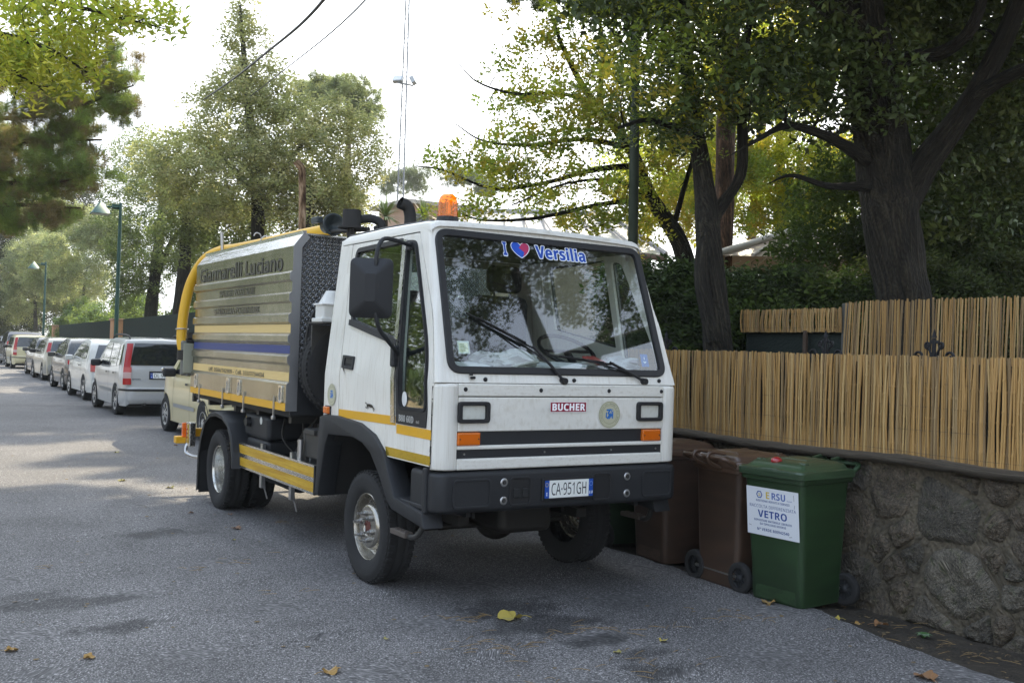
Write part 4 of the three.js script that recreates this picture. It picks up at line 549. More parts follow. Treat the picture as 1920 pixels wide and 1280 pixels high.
makeCar('hatchback_car', 'silver hatchback with roof rails and tall red tail lights', [4.68, -20.3], { ...boxy, col: [.50, .51, .52], tail: pandaTail, rail: true, plate: { y: .80, tex: plateTex('DL 984LX') } });
part('hatch_lettering', new THREE.PlaneGeometry(.2, .045).translate(-.52, .73, .004), decal(canvasTex(256, 60, (x, w, h) => { x.clearRect(0, 0, w, h); text(x, 'dynamic', 128, 30, 'italic bold 52px sans-serif', '#2a2d30'); }), .4, { transparent: true, alphaTest: .4 }), scene.children.at(-1));
part('maker_emblem', lathe([[.04, 0], [.045, .006], [.03, .008], [.0001, .01]], 20).rotateX(Math.PI / 2).translate(0, .93, -.05), mats.chrome, scene.children.at(-1));
const bubble = { prof: [[0, .56], [.03, .68], [.08, .84], [.15, .97], [.3, 1.22], [.42, 1.36], [.6, 1.44], [1.1, 1.485], [1.6, 1.47], [1.95, 1.40], [2.6, 1.0], [3.1, .9], [3.4, .78], [3.5, .62], [3.54, .5]], L: 3.54, W: 1.62, H: 1.48, belt: .93, tumble: .17, side: [[[.5, 1.02], [.95, .98], [.92, 1.33], [.62, 1.28]], [[1.02, .98], [2.3, .98], [1.85, 1.34], [1.0, 1.36]]], rw: [1.02, 1.34], doors: [.3, .66], bump: { h: .5 }, trimStrip: false, mirrorPaint: true, rims: [.6, .6, .6] };
makeCar('small_car', 'rounded white city car next in line after the silver hatchback', [4.89, -25.3], { ...bubble, col: [.76, .77, .76], tail: [[.78, .95, .7, .92, tailRed[1]]], plate: { y: .72 } });
makeCar('hatchback_car', 'dark grey hatchback between the white city car and the beige car', [5.1, -30.0], { ...bubble, W: 1.66, col: [.02, .021, .023], tail: [[.8, .97, .75, 1.0, tailRed[0]]], plate: { y: .7 }, trimStrip: true });
const hatch = { prof: [[0, .55], [.02, .66], [.06, .86], [.12, .98], [.3, 1.3], [.42, 1.40], [.7, 1.45], [1.5, 1.47], [2.1, 1.40], [2.9, .98], [3.5, .88], [3.75, .76], [3.84, .5]], L: 3.84, W: 1.66, H: 1.47, belt: .92, tumble: .15, side: [[[.62, .98], [1.5, .97], [1.48, 1.36], [.75, 1.33]], [[1.58, .97], [2.6, .97], [2.1, 1.35], [1.56, 1.37]]], rw: [1.0, 1.36], doors: [.3, .41, .68], bump: { h: .56, m: M([.3, .29, .26], .6) }, trimStrip: false, rear: .7 };
makeCar('hatchback_car', 'beige hatchback with grey bumper and lights high on its pillars', [5.4, -36.8], { ...hatch, col: [.48, .45, .36], tail: [[.84, .99, .98, 1.3, tailRed[0]]] });
makeCar('small_car', 'dark low car with red tail lights ahead of the beige hatchback', [5.55, -41.0], { ...bubble, W: 1.6, col: [.025, .024, .024], tail: [[.76, .98, .72, .92, tailRed[0]]] });
makeCar('hatchback_car', 'cream hatchback far down the row with red tail lights', [5.68, -50.2], { ...boxy, col: [.72, .66, .42], tail: pandaTail, plate: { y: .8 } });
const suv = { prof: [[0, .6], [.02, .8], [.06, 1.0], [.2, 1.55], [.4, 1.68], [1.2, 1.74], [2.3, 1.7], [3.0, 1.2], [3.9, 1.05], [4.3, .85], [4.4, .5]], L: 4.4, W: 1.8, H: 1.74, belt: 1.08, tumble: .12, side: [[[.3, 1.15], [1.1, 1.12], [1.1, 1.6], [.45, 1.58]], [[1.2, 1.12], [2.9, 1.12], [2.35, 1.6], [1.2, 1.62]]], rw: [1.15, 1.55], bump: { h: .66 }, wheelR: .34, plate: { y: .9 } };
makeCar('off_road_car', 'dark tall car beyond the far cream hatchback', [6.05, -56.0], { ...suv, col: [.03, .032, .045], tail: [[.84, 1, .9, 1.2, tailRed[0]]] });
makeCar('small_car', 'pale car at the far end of the parked row', [6.3, -63], { ...hatch, col: [.6, .62, .63], tail: [[.84, .99, .8, 1.0, tailRed[0]]] });

// ------------------------------------------------------------------ wheelie bins (origin: ground below the middle, front towards -x)
function makeBin(name, label, [x, z], turn, col, sticker, handles) {
  const b = thing(name, label, 'wheelie bin', [x, -.012, z], turn, 'bins along the wall'), t = dataTex(128, (u, v) => { const n = tn(u, v, 5) * .16 + tn(u, v, 30, 3) * .12, sc = Math.max(0, tn(u * .9, v * .12, 70, 6) - .34) * .5 + Math.max(0, tn(u * .15, v, 60, 9) - .4) * .5; return .86 + n + sc; }), P = MP(col, .5, { map: t, clearcoat: .1, clearcoatRoughness: .4 }), L = MP(sticker ? [.05, .095, .045] : col.map((c) => c * 1.3), .36, { clearcoat: .3, clearcoatRoughness: .25, map: t });
  const ring = (w, d, y, dx = 0) => rounded([[-d / 2 + dx, -w / 2], [d / 2 + dx, -w / 2], [d / 2 + dx, w / 2], [-d / 2 + dx, w / 2]], .045, 5).map(([a, c]) => [a, y, c]);
  const cl = (r) => [...r, r[0]];
  part('body', loft([ring(.30, .3, .012), ring(.385, .39, .014), ring(.392, .4, .03), ring(.40, .41, .2, -.004), ring(.425, .445, .5, -.012), ring(.445, .475, .74, -.02), ring(.45, .48, .765, -.021), ring(.478, .53, .77, -.02), ring(.482, .535, .80, -.02)].map(cl), .5), P, b);
  part('foot_panel', rbox(.012, .1, .3, .004, -.2 + .002, .075, 0), P, b);
  const lid = part('lid', loft([ring(.48, .53, .795, -.02), ring(.50, .555, .80, -.026), ring(.502, .56, .835, -.028), ring(.49, .55, .846, -.028), ring(.43, .49, .85, -.02), ring(.40, .45, .872, -.01), ring(.385, .43, .88, -.01), ring(.3, .3, .892), ring(.02, .02, .896)].map(cl), .6), L, b);
  part('lid_rib', [rbox(.36, .016, .03, .007, 0, .885, -.14), rbox(.36, .016, .03, .007, 0, .885, .14), rbox(.2, .022, .2, .01, .04, .888, 0)], L, lid);
  part('lid_grip', [rbox(.03, .02, .12, .008, -.285, .842, 0), rbox(.05, .03, .035, .01, -.17, .878, .17), rbox(.05, .03, .035, .01, -.17, .878, -.17)], L, lid);
  for (const s of [-1, 1]) { part('handle', [tube([[.22, .80, s * .21], [.29, .845, s * .215], [.335, .865, s * .2], [.34, .866, s * .1], [.335, .866, s * .03], [.28, .85, s * .03], [.22, .835, s * .035]], .0145, 36, 8), tube([[.24, .79, s * .07], [.35, .84, s * .07], [.365, .868, s * .07], [.34, .895, s * .07], [.22, .885, s * .07]], .012, 24, 8)], L, b);
    const w = new THREE.Group(); w.name = 'wheel'; w.position.set(.19, .1, s * .225); w.rotation.y = s < 0 ? Math.PI / 2 : -Math.PI / 2; b.add(w);
    const ax = -Math.PI / 2; part('tyre', lathe([[.062, -.02], [.09, -.024], [.099, -.016], [.1, 0], [.099, .016], [.09, .024], [.062, .02]], 32).rotateX(Math.PI / 2), mats.tyre, w);
    part('hub', [lathe([[.066, .012], [.06, .004], [.025, .004], [.022, .02], [.0001, .022]], 24).rotateX(Math.PI / 2), ...Array.from({ length: 6 }, (_, k) => box(.008, .045, .012, 0, .042, .008).rotateZ(k * 1.047))], mats.plastic, w); }
  part('axle', cylZ(.012, .012, .44, .19, .1, 0), mats.zinc, b);
  if (sticker) { const s = part('glass_label', loft([.42, .72].map((y) => [-.2, .195].map((c) => { const k = (y - .2) / .54; return [lerp(-.2105, -.2605, k) - .004, y, c]; }))), decal(sticker, .55), b, 'white waste collection label with blue print'); s.scale.set(1, 1, 1);
    part('red_knob', [new THREE.SphereGeometry(.034, 20, 12).scale(1.2, .75, 1).translate(-.19, .888, -.03), cylY(.032, .04, .02, -.19, .872, -.03)], MP([.35, .02, .025], .25, { clearcoat: 1 }), lid); }
  return b;
}
const label = canvasTex(768, 640, (x, w, h) => {
  x.fillStyle = '#dfe2e6'; x.fillRect(0, 0, w, h); x.lineWidth = 13; x.strokeStyle = '#2d4f97'; x.beginPath(); for (let k = 0; k < 7; k++) { const a = k * Math.PI / 3; x[k ? 'lineTo' : 'moveTo'](195 + Math.cos(a) * 40, 98 + Math.sin(a) * 46); } x.stroke(); x.strokeStyle = '#c9b04a'; x.lineWidth = 12; x.beginPath(); x.moveTo(178, 112); x.lineTo(214, 112); x.moveTo(178, 90); x.lineTo(214, 90); x.stroke();
  const T = (s, cx, cy, ww, hh, f, c) => fitText(x, s, cx, cy, ww, hh, f, (q) => { q.fillStyle = c; q.fillText(s, 0, 0); });
  T('E', 318, 96, 70, 92, 'bold $ sans-serif', '#cdb24c'); T('RSU', 478, 96, 220, 92, 'bold $ sans-serif', '#4b63a6'); T('S.p.A.', 640, 132, 80, 22, 'bold $ sans-serif', '#5a6aa0');
  const d = '#243f7c'; T('GESTIONE RIFIUTI E SERVIZI', 390, 178, 500, 28, 'bold $ sans-serif', d); T('RACCOLTA DIFFERENZIATA', 384, 252, 690, 42, '$ sans-serif', d); T('VETRO', 384, 350, 440, 100, 'bold $ sans-serif', '#16408c'); T('DEPOSITARE MATERIALE LIBERATO', 384, 440, 560, 28, 'bold $ sans-serif', d); T('DA TIPOLOGIE DIVERSE', 384, 486, 390, 28, 'bold $ sans-serif', d); T('N° VERDE 800942540', 384, 560, 480, 38, 'bold $ sans-serif', d);
  x.strokeStyle = '#3a3a36'; x.lineWidth = 4; x.beginPath(); x.moveTo(700, 40); x.lineTo(704, 120); x.moveTo(712, 170); x.lineTo(704, 220); x.moveTo(620, 600); x.lineTo(660, 590); x.moveTo(20, 520); x.lineTo(60, 526); x.stroke();
});
makeBin('wheelie_bin', 'green wheelie bin with a white glass collection label and red knob', [4.914, -4.35], .08, [.022, .058, .018], label);
makeBin('wheelie_bin', 'brown wheelie bin with its handles and wheels towards the road, next to the green bin', [4.93, -4.86], Math.PI - .06, [.088, .05, .03]);
makeBin('wheelie_bin', 'brown wheelie bin half hidden behind the truck bumper', [5.03, -5.66], -.10, [.078, .046, .03]);
makeBin('wheelie_bin', 'dark green wheelie bin hidden behind the truck, only its foot and wheel in view', [5.05, -6.42], Math.PI - .1, [.02, .045, .018]);

// ------------------------------------------------------------------ trees, hedges, shrubs
function leafTwig(n, len, wid, reach, curl = .25) {            // a short twig: n pointed leaves around a stem
  const pos = [], nor = [], idx = [];
  for (let k = 0; k < n; k++) {
    const t = (k + .5) / n, a = k * 2.4 + rr(-.4, .4), el = rr(.1, 1.0), d = V(Math.cos(a) * Math.cos(el), Math.sin(el) * .9, Math.sin(a) * Math.cos(el)).normalize(), s = d.clone().cross(V(rr(-1, 1), 1.2, rr(-1, 1))).normalize(), u = s.clone().cross(d), b = V(gauss() * .08, t - .3, gauss() * .08).multiplyScalar(reach).addScaledVector(d, reach * .15), L = len * rr(.75, 1.2), w = wid * rr(.8, 1.15), o = pos.length / 3;
    const pt = (x, y, z) => { const p = b.clone().addScaledVector(d, x * L).addScaledVector(s, y * w).addScaledVector(u, z * L); pos.push(p.x, p.y, p.z); };
    pt(0, 0, 0); pt(.4, .5, .06); pt(.4, -.5, .06); pt(.45, 0, -.03); pt(1, 0, -curl);
    idx.push(o, o + 3, o + 1, o, o + 2, o + 3, o + 1, o + 3, o + 4, o + 3, o + 2, o + 4);
  }
  const g = new THREE.BufferGeometry(); g.setAttribute('position', new THREE.Float32BufferAttribute(pos, 3)); g.setIndex(idx); g.computeVertexNormals(); return g;
}
function needleTuft(n, len, w) {
  const pos = [], idx = [];
  for (let k = 0; k < n; k++) { const a = rnd() * 6.28, c = rr(-.15, 1), d = V(Math.sqrt(1 - c * c) * Math.cos(a), c, Math.sqrt(1 - c * c) * Math.sin(a)), s = d.clone().cross(V(rnd() - .5, rnd() - .5, rnd() - .5)).normalize().multiplyScalar(w), L = len * rr(.7, 1.1), b = V(0, rr(-.4, .4) * len, 0), o = pos.length / 3, e = b.clone().addScaledVector(d, L); e.y -= L * .12; pos.push(b.x + s.x, b.y + s.y, b.z + s.z, b.x - s.x, b.y - s.y, b.z - s.z, e.x, e.y, e.z); idx.push(o, o + 1, o + 2); }
  const g = new THREE.BufferGeometry(); g.setAttribute('position', new THREE.Float32BufferAttribute(pos, 3)); g.setIndex(idx); g.computeVertexNormals(); return g;
}
const leafMat = (through = .42, rough = 1, more = {}) => new THREE.MeshPhysicalMaterial({ color: C(1, 1, 1), roughness: rough, transmission: through, thickness: 0, specularIntensity: .5, ...more });
const LM = { dark: leafMat(.3), glossy: new THREE.MeshPhysicalMaterial({ color: C(1, 1, 1), roughness: .5 }), light: leafMat(.58), olive: leafMat(.5) };
const barkTex = dataTex(256, (u, v) => { const r = Math.abs(tn(u, v * .35, 26, 3)) * 1.2, n = tn(u, v, 60, 7) * .25 + tn(u, v, 7, 1) * .25; return [.5 + r * .6 + n, .5 + r * .58 + n, .48 + r * .55 + n]; }, [1, 1], true, 512);
const bark = { oak: M([.062, .054, .04], .95, 0, { map: barkTex, bumpMap: barkTex, bumpScale: .03 }), grey: M([.12, .105, .085], .95, 0, { map: barkTex, bumpMap: barkTex, bumpScale: .015 }), pine: M([.22, .13, .085], .95, 0, { map: barkTex, bumpMap: barkTex, bumpScale: .02 }) };
function taper(pts, n = 8, rough = 0) {                       // tapered limb through [x, y, z, r] points
  const cur = new THREE.CatmullRomCurve3(pts.map((p) => V(p[0], p[1], p[2])), false, 'centripetal'), segs = Math.max(3, Math.min(40, pts.length * (n > 5 ? 5 : 2))), fr = cur.computeFrenetFrames(segs, false), rows = []; let len = 0, last = null;
  for (let i = 0; i <= segs; i++) {
    const t = i / segs, p = cur.getPoint(t), f = t * (pts.length - 1), k = Math.min(pts.length - 2, Math.floor(f)), r = lerp(pts[k][3], pts[k + 1][3], f - k); if (last) len += p.distanceTo(last); last = p; const row = [];
    for (let j = 0; j <= n; j++) { const a = j / n * 2 * Math.PI, q = r * (1 + rough * (fbm(Math.cos(a) * 1.3 + p.x, len * 1.2, Math.sin(a) * 1.3) + .35 * fbm(Math.cos(a) * 5, len * 2.5, Math.sin(a) * 5))); row.push([p.x + (fr.normals[Math.min(i, segs)].x * Math.cos(a) + fr.binormals[Math.min(i, segs)].x * Math.sin(a)) * q, p.y + (fr.normals[i].y * Math.cos(a) + fr.binormals[i].y * Math.sin(a)) * q, p.z + (fr.normals[i].z * Math.cos(a) + fr.binormals[i].z * Math.sin(a)) * q]); }
    rows.push(row);
  }
  const g = loft(rows), uv = g.attributes.uv, sc = Math.max(1, Math.round(pts[0][3] * 8)); for (let i = 0; i < uv.count; i++) uv.setXY(i, uv.getX(i) * sc, uv.getY(i) * len * .6); return g;
}
const qRand = (flat) => new THREE.Quaternion().setFromEuler(new THREE.Euler(gauss() * flat, rnd() * 6.283, gauss() * flat));
/* limbs: lists of [x, y, z, r]; blobs: [centre, radii, clumps]; leaf: geo, mat, per clump, clump size, colours */
function makeTree(o) {
  const base = o.base, t = thing(o.name, o.label, o.category || 'tree', base, 0, o.group), rel = (p) => [p[0] - base[0], p[1] - base[1], p[2] - base[2], p[3]];
  const nodes = [], wood = [];
  (o.limbs || []).forEach((l, i) => { const L = l.map(rel); if (i === 0) part('trunk', taper(L, o.trunkN || 14, o.rough ?? .12), o.bark || bark.oak, t); else wood.push(taper(L, 7, .08)); for (let k = 0; k < L.length - 1; k++) for (let s = 0; s < 5; s++) { const f = s / 5; if (o.from !== undefined && L[k][1] < o.from) continue; nodes.push({ p: V(lerp(L[k][0], L[k + 1][0], f), lerp(L[k][1], L[k + 1][1], f), lerp(L[k][2], L[k + 1][2], f)), r: lerp(L[k][3], L[k + 1][3], f) }); } });
  const clumps = [];
  for (const [c, r, n, hollow = .35] of o.blobs) for (let k = 0; k < n; k++) { const d = V(gauss(), gauss(), gauss()).normalize(), q = Math.cbrt(rr(hollow ** 3, 1)); const p = V(c[0] - base[0] + d.x * r[0] * q, c[1] - base[1] + d.y * r[1] * q, c[2] - base[2] + d.z * r[2] * q); if (p.y + base[1] > (o.floor ?? .3)) clumps.push(p); }
  const dist = (p) => { let b = null, bd = 1e9; for (const n of nodes) { const d = n.p.distanceToSquared(p); if (d < bd) { bd = d; b = n; } } return [b, Math.sqrt(bd)]; };
  if (nodes.length) { const order = clumps.map((p) => [dist(p)[1], p]).sort((a, b) => a[0] - b[0]);
    for (const [, p] of order) { const [n, d] = dist(p); if (d < .12) continue; const m = n.p.clone().lerp(p, .5).add(V(gauss() * d * .1, gauss() * d * .06 + d * .08, gauss() * d * .1)), r0 = Math.min(n.r * .7, (o.twig || .012) + d * .012), r1 = .0035 + r0 * .15; wood.push(taper([[n.p.x, n.p.y, n.p.z, r0], [m.x, m.y, m.z, (r0 + r1) / 2], [p.x, p.y, p.z, r1]], 4)); nodes.push({ p: m, r: (r0 + r1) / 2 }, { p: n.p.clone().lerp(m, .5), r: r0 }, { p: m.clone().lerp(p, .5), r: r1 }, { p, r: r1 }); } }
  if (wood.length) part('branches', wood, o.bark || bark.oak, t);
  const lf = o.leaf, N = clumps.length * lf.per, im = new THREE.InstancedMesh(lf.geo, lf.mat, N), mx = new THREE.Matrix4(), col = new THREE.Color(), [sx, sy, sz] = lf.size; im.name = 'crown'; im.userData.kind = 'stuff'; im.castShadow = im.receiveShadow = true; let i = 0;
  for (const p of clumps) { const tone = pick(lf.cols), k0 = rr(.8, 1.2); for (let k = 0; k < lf.per; k++) { const q = Math.cbrt(rnd()), d = V(gauss(), gauss(), gauss()).normalize(); mx.compose(V(p.x + d.x * sx * q, p.y + d.y * sy * q, p.z + d.z * sz * q), qRand(lf.flat ?? .9), V(1, 1, 1).multiplyScalar(rr(.75, 1.3))); im.setMatrixAt(i, mx); const c = rnd() < .18 ? pick(lf.cols) : tone, v = k0 * rr(.75, 1.25); im.setColorAt(i, col.setRGB(c[0] * v, c[1] * v, c[2] * v)); i++; } }
  t.add(im); return t;
}
const R4 = (pts, rs) => pts.map((p, i) => [...p, rs[i] ?? rs[rs.length - 1]]);
const G = { oakNear: leafTwig(8, .085, .04, .17), oakFar: leafTwig(8, .11, .055, .2), bright: leafTwig(9, .06, .036, .12), hedge: leafTwig(9, .065, .034, .12), far: leafTwig(7, .2, .11, .32), needles: needleTuft(46, .15, .0035), farNeedles: needleTuft(30, .28, .012), over: leafTwig(8, .075, .027, .2, .12) };
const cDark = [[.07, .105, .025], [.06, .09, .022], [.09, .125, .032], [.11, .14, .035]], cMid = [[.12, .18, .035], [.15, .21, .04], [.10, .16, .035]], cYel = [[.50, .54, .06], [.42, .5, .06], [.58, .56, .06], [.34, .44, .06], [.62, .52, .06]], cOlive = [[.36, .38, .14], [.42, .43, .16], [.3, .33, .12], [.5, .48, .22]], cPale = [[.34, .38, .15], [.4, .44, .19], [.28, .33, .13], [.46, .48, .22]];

// the thick old oak in the garden and its neighbours
makeTree({ name: 'oak_tree', label: 'thick dark oak with forked trunk behind the cane screens', base: [8.25, .8, -6.1], trunkN: 22, rough: .2, limbs: [
  R4([[8.53,1.1,-6.22], [8.48,2.08,-6.24], [8.34,2.85,-6.31], [8.28,3.41,-6.35], [8.1,3.94,-6.33], [7.92,4.45,-6.32], [7.74,4.96,-6.31], [7.48,5.58,-6.23], [7.13,6.36,-6.09]], [.3, .265, .275, .25, .245, .23, .21, .18, .12]),
  R4([[8.37,2.98,-6.29], [8.51,3.44,-6.08], [8.63,3.91,-5.77], [8.69,4.21,-5.6], [8.72,4.74,-5.34], [8.74,5.56,-5.08]], [.2, .15, .115, .105, .09, .06]), R4([[8.63,4.05,-5.64], [8.65,4.16,-5.39], [8.69,4.24,-5.13], [8.9,4.49,-4.76]], [.08, .065, .06, .04]),
  R4([[8.07,4.34,-6.23], [8.07,4.38,-5.99], [8.27,4.43,-5.75], [8.29,4.56,-5.5], [8.35,5.11,-5.34]], [.11, .085, .07, .06, .04]), R4([[8.03,3.48,-6.38], [7.58,3.56,-6.31], [7.23,3.61,-6.29], [6.82,3.62,-6.32], [6.53,3.46,-6.38], [6.27,3.3,-6.43]], [.08, .055, .045, .035, .02, .004]),
  R4([[8.06,3.22,-6.37], [7.72,3.18,-6.35], [7.47,3.16,-6.38], [7.02,3.21,-6.43], [6.78,3.11,-6.47]], [.06, .04, .032, .018, .004]), R4([[7.68,4.62,-6.24], [6.89,4.95,-6.26], [5.98,5.15,-6.35], [5.27,5.31,-6.57]], [.13, .1, .07, .04]), R4([[7.53,5.38,-6.2], [6.02,5.51,-5.62], [4.83,5.59,-5.18]], [.12, .09, .06])],
  from: 2.6, blobs: [[[5.93,4.31,-6.39], [1.0, .7, .9], 6], [[6.67,4.5,-6.17], [.9, .8, 1], 8], [[9.11,5.11,-6.4], [1.2, .75, .9], 48], [[10.05,5.07,-6.16], [1.2, 1, .9], 46], [[9.85,3.76,-6.3], [1, .8, .8], 36], [[7.32,4.03,-6.35], [.7, .5, .7], 22], [[5.54,4.48,-6.64], [.6, .5, .7], 4], [[6.4,3.8,-6.46], [.45, .3, .5], 4], [[8.2, 7.2, -7], [4, 1.5, 4], 160], [[5.8, 6.2, -5], [2.4, 1, 2.6], 60], [[9.5, 6.5, -3.5], [3, 1.5, 3], 70]],
  leaf: { geo: G.oakNear, mat: LM.glossy, per: 21, size: [.36, .28, .36], cols: cDark } });
makeTree({ name: 'garden_tree', label: 'slender forked tree in front of the hedge, trunk ending behind the cane screen', base: [6.75, .8, -7.0], limbs: [
  R4([[6.68,1.16,-6.91], [6.65,1.61,-6.92], [6.61,2.06,-6.94], [6.55,2.56,-6.97], [6.52,2.86,-6.98], [6.48,3.22,-7.01], [6.33,3.69,-6.98], [6.18,4.21,-6.95], [6.06,4.86,-6.9], [5.93,5.5,-6.85]], [.15, .135, .125, .12, .115, .09, .075, .06, .05, .03]),
  R4([[6.56,2.82,-6.96], [6.67,3,-6.89], [6.71,3.21,-6.75], [6.64,3.58,-6.67], [6.54,4,-6.61], [6.51,4.5,-6.5], [6.48,5.14,-6.39]], [.08, .06, .055, .05, .04, .03, .02]), R4([[6.36,3.59,-6.96], [6,3.61,-6.95], [5.75,3.63,-6.99], [5.48,3.53,-7.04]], [.04, .03, .022, .015]), R4([[6.55,1.66,-6.87], [6.43,2.25,-6.93], [6.51,2.71,-6.99]], [.08, .07, .06])],
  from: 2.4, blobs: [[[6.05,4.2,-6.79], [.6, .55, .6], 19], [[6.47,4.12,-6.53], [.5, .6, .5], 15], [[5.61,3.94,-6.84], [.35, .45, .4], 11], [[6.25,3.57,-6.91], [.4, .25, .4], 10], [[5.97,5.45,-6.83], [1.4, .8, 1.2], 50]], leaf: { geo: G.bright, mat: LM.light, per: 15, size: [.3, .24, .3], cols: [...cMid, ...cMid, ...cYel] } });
makeTree({ name: 'leaning_tree', label: 'leaning thin tree with long yellow green branches reaching over the truck roof', base: [9.0, .8, -9.4], limbs: [
  R4([[8.92,1.99,-9.74], [8.79,2.82,-9.81], [8.65,3.16,-9.89], [8.4,3.57,-10.05], [8.17,4.16,-10.19], [7.92,4.44,-10.22], [7.6,4.75,-10.3], [7.19,5.23,-10.32], [6.86,5.76,-10.28]], [.14, .12, .11, .09, .075, .06, .045, .03, .015]),
  R4([[8.23,3.98,-10.15], [7.55,3.84,-10.11], [6.71,3.56,-10.17], [6.01,3.43,-10.14], [5.38,3.57,-10.18], [5.03,3.57,-10.16]], [.045, .035, .025, .018, .012, .006]), R4([[8.4,3.56,-10.05], [7.45,3.36,-9.94], [6.51,3.1,-9.95], [5.77,3.01,-9.94], [5.47,3.05,-9.89]], [.04, .03, .02, .012, .006]), R4([[8.14,4.22,-10.21], [7.31,4.19,-10.14], [6.48,4.01,-10.19], [5.88,4,-10.21], [5.54,4.13,-10.19]], [.04, .03, .022, .012, .006]), R4([[7.89,4.47,-10.24], [7.12,4.71,-10.13], [6.29,4.61,-10.18], [5.81,4.7,-10.25], [5.59,4.86,-10.26]], [.035, .025, .018, .01, .005]), R4([[8.45,3.5,-10.02], [7.66,3.66,-9.8], [6.76,3.51,-9.67], [6.07,3.19,-9.75]], [.03, .022, .014, .008]), R4([[7.65,4.68,-10.27], [7.56,5.24,-10.08], [7.37,5.78,-9.96], [6.95,6.15,-9.75]], [.04, .03, .02, .01]), R4([[8.65,3.16,-9.89], [8.66,3.83,-9.65], [8.68,4.41,-9.39]], [.04, .03, .02])],
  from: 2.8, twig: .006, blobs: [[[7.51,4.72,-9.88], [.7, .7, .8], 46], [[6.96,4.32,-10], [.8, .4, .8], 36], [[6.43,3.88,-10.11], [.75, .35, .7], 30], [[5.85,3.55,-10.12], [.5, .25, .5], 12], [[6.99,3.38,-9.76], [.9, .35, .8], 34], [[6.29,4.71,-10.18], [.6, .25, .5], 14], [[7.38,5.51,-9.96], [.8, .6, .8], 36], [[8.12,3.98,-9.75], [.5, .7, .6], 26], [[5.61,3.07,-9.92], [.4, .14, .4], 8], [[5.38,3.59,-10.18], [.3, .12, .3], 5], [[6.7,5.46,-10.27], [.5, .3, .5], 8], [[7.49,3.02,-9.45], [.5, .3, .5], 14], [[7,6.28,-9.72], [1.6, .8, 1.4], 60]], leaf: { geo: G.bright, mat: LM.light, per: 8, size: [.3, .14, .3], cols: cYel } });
for (const [nm, lab, px, b, blobs, cols, mat, per] of [
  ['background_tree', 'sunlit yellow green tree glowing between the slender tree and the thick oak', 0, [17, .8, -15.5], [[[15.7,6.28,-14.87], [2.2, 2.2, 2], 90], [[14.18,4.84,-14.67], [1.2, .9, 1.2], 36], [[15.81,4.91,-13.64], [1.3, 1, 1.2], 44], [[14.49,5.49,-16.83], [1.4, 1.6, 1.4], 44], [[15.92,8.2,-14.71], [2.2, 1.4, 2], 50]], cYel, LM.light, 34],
  ['background_tree', 'dense green tree right of the thick oak trunk', 0, [19, .8, -8.5], [[[13.61,4.36,-9.12], [1.4, 1.7, 1.6], 90], [[14.27,5.03,-8.7], [1.5, 2, 1.6], 90], [[11.61,3.43,-9.8], [.7, 1.0, .8], 34], [[14.01,6.2,-9.44], [2, 1.4, 2], 70]], cMid, LM.dark, 34],
  ['background_tree', 'deep green evergreen filling the far right of the garden', 0, [21, .8, -6], [[[12.19,2.95,-7.67], [1.6, .9, 1.6], 90], [[12.86,3.88,-7.24], [1.6, 2.2, 1.6], 90], [[12.05,2.84,-8.35], [.7, .8, .8], 36]], cDark, LM.dark, 36]]) makeTree({ name: nm, label: lab, base: b, limbs: [R4([b, [b[0] - .2, 3, b[2] + .1], [b[0] - .3, 5, b[2]], [b[0] - .6, 8, b[2]]], [.2, .16, .12, .05])], from: 1.5, blobs, twig: .008, leaf: { geo: cols === cYel ? leafTwig(8, .085, .05, .18) : G.oakNear, mat, per, size: [.42, .32, .42], cols } });
// hedge and shrubs behind the screens
[[1265, 560, 10.4, 1.0, 'leafy green hedge bush between the truck windscreen and the slender tree'], [1420, 560, 10.6, .9, 'leafy green hedge bush right of the slender trunk'], [1540, 555, 10.8, .85, 'leafy green hedge bush left of the thick oak trunk']].forEach(([px, py, d, w, lab], k) => { const c = [[6.96,2.11,-7.9], [7.84,2.15,-7.58], [8.6,2.18,-7.34]][k]; makeTree({ name: 'hedge_bush', label: lab, category: 'hedge', group: 'hedge behind the cane screen', base: [c[0], .8, c[2]], limbs: [R4([[c[0], .8, c[2]], [c[0], 1.6, c[2]], [c[0] + .1, 2.4, c[2]]], [.04, .03, .01])], blobs: [[[c[0], 1.8, c[2]], [.8, .58, .7], 110, .2], [[c[0] - .2, 2.15, c[2] - .1], [.7, .26, .6], 36]], floor: .9, leaf: { geo: G.hedge, mat: LM.dark, per: 30, size: [.2, .18, .2], cols: [[.06, .1, .02], [.08, .13, .025], [.10, .15, .03], [.05, .08, .02]] } }); });
[[[9.96,2.44,-7.31], 'dark low shrub under the thick oak'], [[10.22,2.37,-6.55], 'dark low shrub at the right edge behind the tall cane screen']].forEach(([c, lab]) => makeTree({ name: 'garden_shrub', label: lab, category: 'shrub', base: [c[0], .8, c[2]], limbs: [R4([[c[0], .8, c[2]], [c[0], 2.2, c[2]]], [.03, .01])], blobs: [[[c[0], 1.9, c[2]], [1.0, .8, .7], 110, .2]], floor: .9, leaf: { geo: G.hedge, mat: LM.dark, per: 42, size: [.24, .2, .24], cols: cDark } }));
